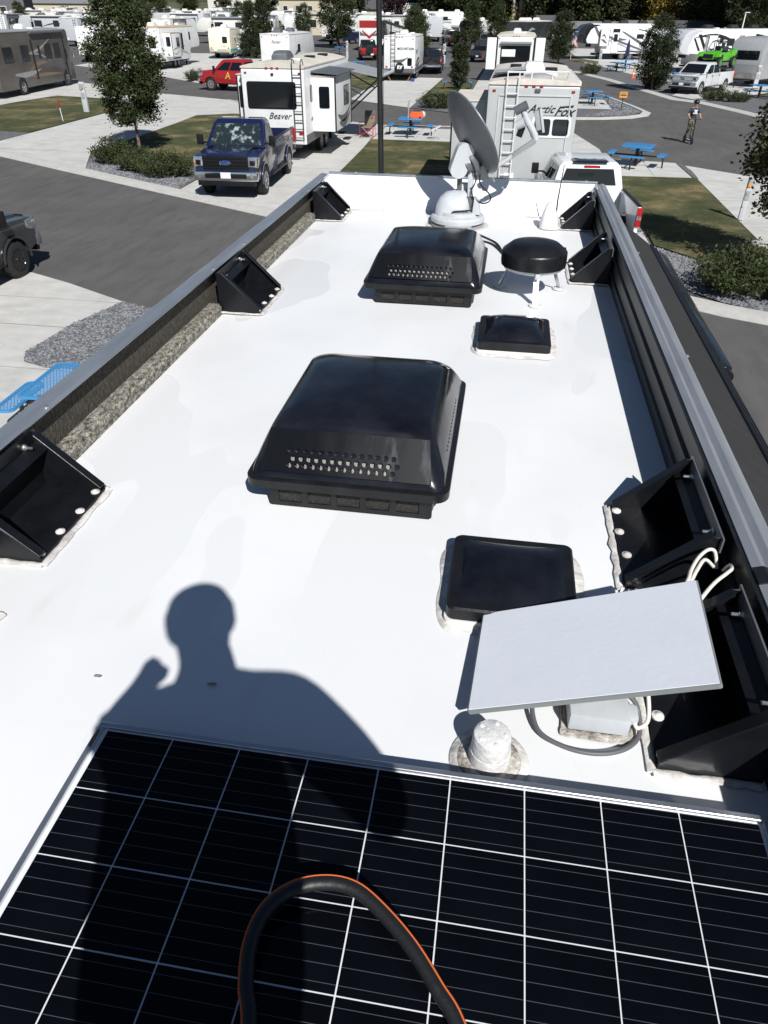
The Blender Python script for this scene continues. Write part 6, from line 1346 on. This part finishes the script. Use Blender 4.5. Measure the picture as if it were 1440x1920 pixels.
# ---------------------------------------------------------------- trees and shrubs
tree('leafy street tree with thin trunk and tall dense crown at left', (-15.5, 31.4, .04), 'T1', 6.1, 2.75, 1.15, egg, 34000, .10, 260, .17, M_leafG, 11, trunk_r=.065, lean=-.03, bark=mat('red_brown_bark', (.16, .10, .085), .9, var=.2, vscale=10))
tree('slim dense column tree beside the concrete drive', (-3.8, 54.2, .04), 'T2', 3.85, 1.2, .75, column, 12000, .10, 120, .10, M_leafD, 12, trunk_r=.05)
tree('dark full tree standing among cones left of the pale pickup', (10.1, 64.6, .05), 'T3', 4.6, 2.7, .5, egg, 18000, .12, 150, .21, M_leafD, 13, trunk_r=.08)
tree('broken edged tree right behind the white trailer', (-10.6, 86, .02), 'T4', 4.7, 2.9, .5, egg, 14000, .13, 110, .24, M_leafG, 14, trunk_r=.08)
tree('narrow tree in the far row before the long white camper', (-5.9, 103, .02), 'T5', 5.3, 2.6, 1.3, egg, 13000, .13, 110, .2, M_leafG, 15, trunk_r=.07)
tree('bushy tree left of the toy hauler roof', (-2.7, 99, .02), 'T5', 5.3, 2.6, 1.3, egg, 13000, .13, 110, .2, M_leafG, 15, sc=.98, yaw=1.2)
tree('dark tree between the toy hauler and the black nosed fifth wheel', (4.1, 90, .02), 'T3', 4.6, 2.7, .5, egg, 18000, .12, 150, .21, M_leafD, 13, sc=1.0, yaw=2)
tree('dense dark conifer right of the white pickup', (-29.6, 91, .02), 'T8', 5.2, 2.9, .2, cone, 16000, .13, 150, .2, M_leafD, 16, trunk_r=.09)
tree('second dark conifer behind the white camper roof', (-36.5, 118, .02), 'T8', 5.2, 2.9, .2, cone, 16000, .13, 150, .2, M_leafD, 16, sc=1.25, yaw=1)
tree('tall round tree left of the red motorhome', (-24.3, 112, .02), 'T9', 8.6, 4.6, 1.3, egg, 18000, .2, 150, .34, M_leafG, 17, trunk_r=.13)
tree('hanging leafy tree at the right edge of the picture', (6.5, 18.9, .04), 'T12', 4.6, 2.0, 1.25, egg, 15000, .11, 140, .17, M_leafO, 18, trunk_r=.06)
tree('dark small tree left of the flat beige building', (-43, 128, .02), 'T4', 4.7, 2.9, .5, egg, 14000, .13, 110, .24, M_leafG, 14, sc=1.05, yaw=.8)
tree('small tree behind the white trailers at upper left', (-72, 146, .02), 'T9', 8.6, 4.6, 1.3, egg, 18000, .2, 150, .34, M_leafG, 17, sc=.75, yaw=2.5)
for x, y, sc_, lb in ((-56, 122, 1.0, 'small tree between the white trailers right of the street tree'), (-63, 145, 1.1, 'small tree above the tan roofed fifth wheel'), (-86, 138, 1.0, 'small tree above the cream trailer'), (-34, 132, 1.0, 'small tree left of the cream slide-out camper'), (-76, 166, 1.2, 'small tree below the long grey roof'), (-46, 142, 1.05, 'small tree left of the polished aluminium trailer'), (-15.2, 122, 1.0, 'small tree right of the red motorhome')):
    tree(lb, (x, y, 0), 'T4', 4.7, 2.9, .5, egg, 14000, .13, 110, .24, M_leafG, 14, sc=sc_, yaw=x)
# tall trees along the back, each placed on its own
rng = random.Random(5); kinds = {'D': M_leafD, 'O': M_leafO, 'G': M_leafG, 'Y': M_leafY, 'P': M_leafP, 'B': M_leafB}
names = {'D': 'dark', 'O': 'olive', 'G': 'green', 'Y': 'yellow', 'P': 'purple', 'B': 'blue green'}
line = [(-.205, 190, 'D', 12, 'dark tree just left of the pole'), (-.18, 215, 'G', 13, 'green tree right behind the pole'), (-.15, 178, 'P', 7.5, 'low purple leaved tree right of the pole'), (-.138, 205, 'B', 11, 'blue green tree beyond the purple tree by the pole'), (-.118, 196, 'G', 13, 'green tree above the left half of the long white camper'), (-.096, 184, 'D', 14, 'dark tree above the middle of the long white camper'),
        (-.078, 205, 'P', 13, 'tall purple leaved tree above the long white camper'), (-.06, 180, 'D', 15, 'dark tree above the slim column tree'), (-.042, 196, 'B', 14, 'blue green tree left of the bare poplar trunks'), (-.026, 184, 'D', 14, 'dark tree directly left of the bare poplar trunks'), (.008, 182, 'D', 16, 'dark tree directly right of the bare poplar trunks'), (.03, 165, 'G', 13, 'green tree above the dark motorhome roof'),
        (.052, 176, 'O', 15, 'olive tree left of the black nosed fifth wheel'), (.07, 158, 'G', 13, 'green tree above the black nose cap'), (.088, 172, 'O', 15, 'olive tree above the middle of the black nosed fifth wheel'), (.108, 160, 'O', 12.5, 'olive tree above the rear of the black nosed fifth wheel'), (.13, 164, 'O', 13.5, 'olive tree left of the yellow trees'), (.155, 156, 'Y', 11.5, 'yellow tree, left one of the pair'), (.17, 168, 'Y', 12, 'yellow tree, right one of the pair'),
        (.19, 150, 'O', 10, 'olive tree directly right of the yellow pair'), (.208, 160, 'O', 9.5, 'olive tree above the striped fifth wheel'), (.226, 140, 'D', 13, 'tall dark tree left of the thin lamp post'), (.245, 132, 'D', 14, 'tall dark tree behind the thin lamp post'), (.265, 122, 'D', 15, 'tall dark tree in the upper right corner'), (.25, 108, 'D', 8, 'lower dark tree behind the silver trailer'),
        (-.30, 262, 'G', 9, 'distant green tree right of the flat beige building'), (-.355, 280, 'O', 8, 'distant olive tree above the white trailer with rear ladder'), (-.40, 250, 'G', 8.5, 'distant green tree above the white box trailer'), (-.25, 250, 'D', 12, 'distant dark tree above the cream slide-out camper'), (-.44, 300, 'O', 10, 'distant olive tree right of the tall street tree'), (-.275, 300, 'G', 11, 'distant green tree behind the flat beige building'), (-.56, 262, 'O', 9, 'distant olive tree between the grey house and the long roof')]
for k, (r_, y, kd, h, lb) in enumerate(line):
    tree(lb, (r_ * y, y, 0), 'BL' + kd, 12., 8.0, 1.0, broad, 13000, .46, 150, .6, kinds[kd], 100 + ord(kd), group='tall trees along the back', yaw=rng.uniform(0, 6), sc=h / 12., trunk_r=.28)
# bare pale trunks in the back row
for x, y in ((-1.9, 168), (-.6, 168.6)):
    t = thing('tree', ('bare pale poplar trunk, left of the pair', 'bare pale poplar trunk, right of the pair')[x > -1], 'tree', (x, y, 0), 0, ground=True); mb = MB(); mb.tube([(0, 0, 0), (.1, 0, 4), (-.1, .1, 8), (.2, 0, 13)], [.4, .33, .25, .1], 8)
    for k in range(8): z = 2 + k; a = k * 2.1; mb.tube([(0, 0, z), (.5 * math.cos(a), .5 * math.sin(a), z + 1.2), (.6 * math.cos(a), .6 * math.sin(a), z + 2.6)], [.12, .07, .02], 5)
    mb.build('trunk', M_barkp, t, smooth=50); link('crown', crown_mesh('crown', 77, 3.5, 1.6, egg, 500, .3, 20, .3, M_leafY), t, (0, 0, .6))
# shrubs
shrub('spiky shrub in gravel at the front left of the bed', (-15.35, 28.75, .03), 'S1', 1.7, 1.6, .95, 4200, .085, M_leafG, 1)
shrub('wide low shrub beside the blue pickup headlight', (-12.35, 26.75, .03), 'S2', 2.4, 1.9, .85, 6500, .075, M_leafG, 2)
shrub('low shrub under the street tree, middle of the bed', (-13.9, 27.75, .03), 'S2', 2.4, 1.9, .85, 6500, .075, M_leafG, 2, yaw=2, sc=.9)
shrub('big shrub on grey stone right of the camper awning', (5.35, 16.75, .03), 'S3', 2.5, 2.0, .95, 9000, .07, M_leafG, 3)
shrub('shrub behind the right shrub, at the picture edge', (6.5, 16.1, .03), 'S3', 2.5, 2.0, .95, 9000, .07, M_leafG, 3, yaw=1.6, sc=.8)
shrub('round shrub by the drive of the white trailer', (-4.7, 49.9, .03), 'S4', 2.6, 2.0, .95, 4500, .09, M_leafG, 4)
shrub('shrub on gravel left of the far blue table', (6.6, 78.6, .04), 'S4', 2.6, 2.0, .95, 4500, .09, M_leafG, 4, yaw=1, sc=.95)
shrub('shrub at the foot of the dark tree with cones', (10.4, 66.4, .04), 'S4', 2.6, 2.0, .95, 4500, .09, M_leafG, 4, yaw=2, sc=.95)
shrub('wide shrub in front of the pale pickup rear wheel', (13.2, 57.9, .04), 'S4', 2.6, 2.0, .95, 4500, .09, M_leafG, 4, yaw=.5, sc=.85)
shrub('shrub on gravel right of the pale pickup', (14.6, 57.3, .04), 'S4', 2.6, 2.0, .95, 4500, .09, M_leafG, 4, yaw=3.5, sc=.75)
shrub('rounded shrub left of the red pickup', (-26.0, 64.9, .04), 'S4', 2.6, 2.0, .95, 4500, .09, M_leafG, 4, yaw=4.5, sc=.9)
shrub('small shrub at the left edge beyond the lawn gravel', (-24.5, 34.2, .03), 'S1', 1.7, 1.6, .95, 4200, .085, M_leafG, 1, sc=.6)
shrub('shrub beside the grey sedan', (-2.2, 88.5, .02), 'S4', 2.6, 2.0, .95, 4500, .09, M_leafG, 4, yaw=1.9, sc=.8)

# ---------------------------------------------------------------- houses beyond the park
M_wallg = mat('grey_siding', (.11, .105, .115), .8, var=.1); M_wallb = mat('beige_wall', (.48, .43, .33), .85, var=.1); M_wallw = mat('pale_wall', (.6, .58, .53), .8); M_shing = mat('dark_shingle', (.075, .075, .08), .9, var=.2, vscale=5); M_shing2 = mat('grey_roofing', (.17, .17, .18), .85, var=.1); M_groof = mat('green_roofing', (.08, .17, .15), .7)
def house(label, x, y, w, d, h, rh, wall, roof, yaw=0., wins=4):
    t = thing('house', label, 'house', (x, y, -.2), yaw, 'houses beyond the camp', ground=True)
    MB().box((0, 0, h / 2), (w, d, h)).build('wall', wall, t)
    MB().prism([(-d / 2 - .5, h - .1), (0, h + rh), (d / 2 + .5, h - .1), (0, h + rh - .25)] if rh > .3 else [(-d / 2 - .3, h), (d / 2 + .3, h), (d / 2 + .3, h + .3), (-d / 2 - .3, h + .3)], 'x', -w / 2 - .5, w / 2 + .5).build('roof', roof, t)
    if rh > .3:
        for s in (-1, 1): MB().prism([(-d / 2, h), (d / 2, h), (0, h + rh - .3)], 'x', s * (w / 2 - .2), s * w / 2).build('gable', wall, t)
    for k in range(wins):
        f = MB().box((-w / 2 + w * (k + .5) / wins, -d / 2 - .02, h * .58), (1.3, .08, 1.3)).build('window', M_wallw, t); MB().box((-w / 2 + w * (k + .5) / wins, -d / 2 - .05, h * .58), (1.1, .06, 1.1)).build('pane', M_glass2, f)
    return t
house('dark grey sided house at the upper left corner', -106, 164, 11, 9, 5.6, 2, M_wallg, M_shing2, .35, 4)
house('long grey roofed hall behind the far left campers', -128, 232, 34, 16, 3.6, 4.2, M_wallb, M_shing2, .3, 6)
house('flat beige building beyond the far rows', -58, 236, 17, 10, 4.6, .2, M_wallb, M_wallw, .1, 5)
house('long pale hall with green roof on the horizon', -98, 330, 46, 14, 4.5, 2.4, M_wallw, M_groof, .1, 8)
house('tan house with dark roof left of the pole', -36, 208, 13, 9, 3.2, 3, M_wallb, M_shing, .1, 4)
house('low beige shed left of the round tree', -35, 150, 6, 5, 3.2, .2, M_wallb, M_wallb, .1, 2)
house('pale house with teal roof behind the pole', -48, 262, 16, 10, 5, 3.5, M_wallb, M_groof, .1, 4)
house('grey roofed house behind the black nosed fifth wheel', 13.0, 146, 9, 6, 1.7, .9, M_wallg, M_shing2, -.1, 4)
house('pale house with dark roof behind the striped fifth wheel', 27, 138, 9, 6, 2.1, .9, M_wallw, M_shing, .1, 4)
house('dark roofed house behind the dark tree', 20.2, 150, 6, 6, 1.8, .9, M_wallg, M_shing2, .1, 3)
house('low white house in front of the pole trees', -25, 190, 12, 7, 2.8, 1.8, M_wallw, M_wallw, .1, 4)
house('small gabled house among the centre trees', 5, 156, 5, 5, 2, 1.2, M_wallw, M_shing, .3, 2)
for r_, y, lb in ((.20, 760, 'tiny pale house on the hillside above the yellow trees'), (.225, 780, 'tiny pale house on the hillside left of the upper right trees'), (-.46, 700, 'tiny pale house on the hillside right of the tall street tree'), (-.36, 720, 'tiny pale house on the hillside above the white trailers')):
    o = house(lb, r_ * y, y, 12, 9, 5, 3, M_wallw, M_shing2, r_, 2); o.location.z += 2 + ((y - 520) / 720.) ** 1.2 * 150
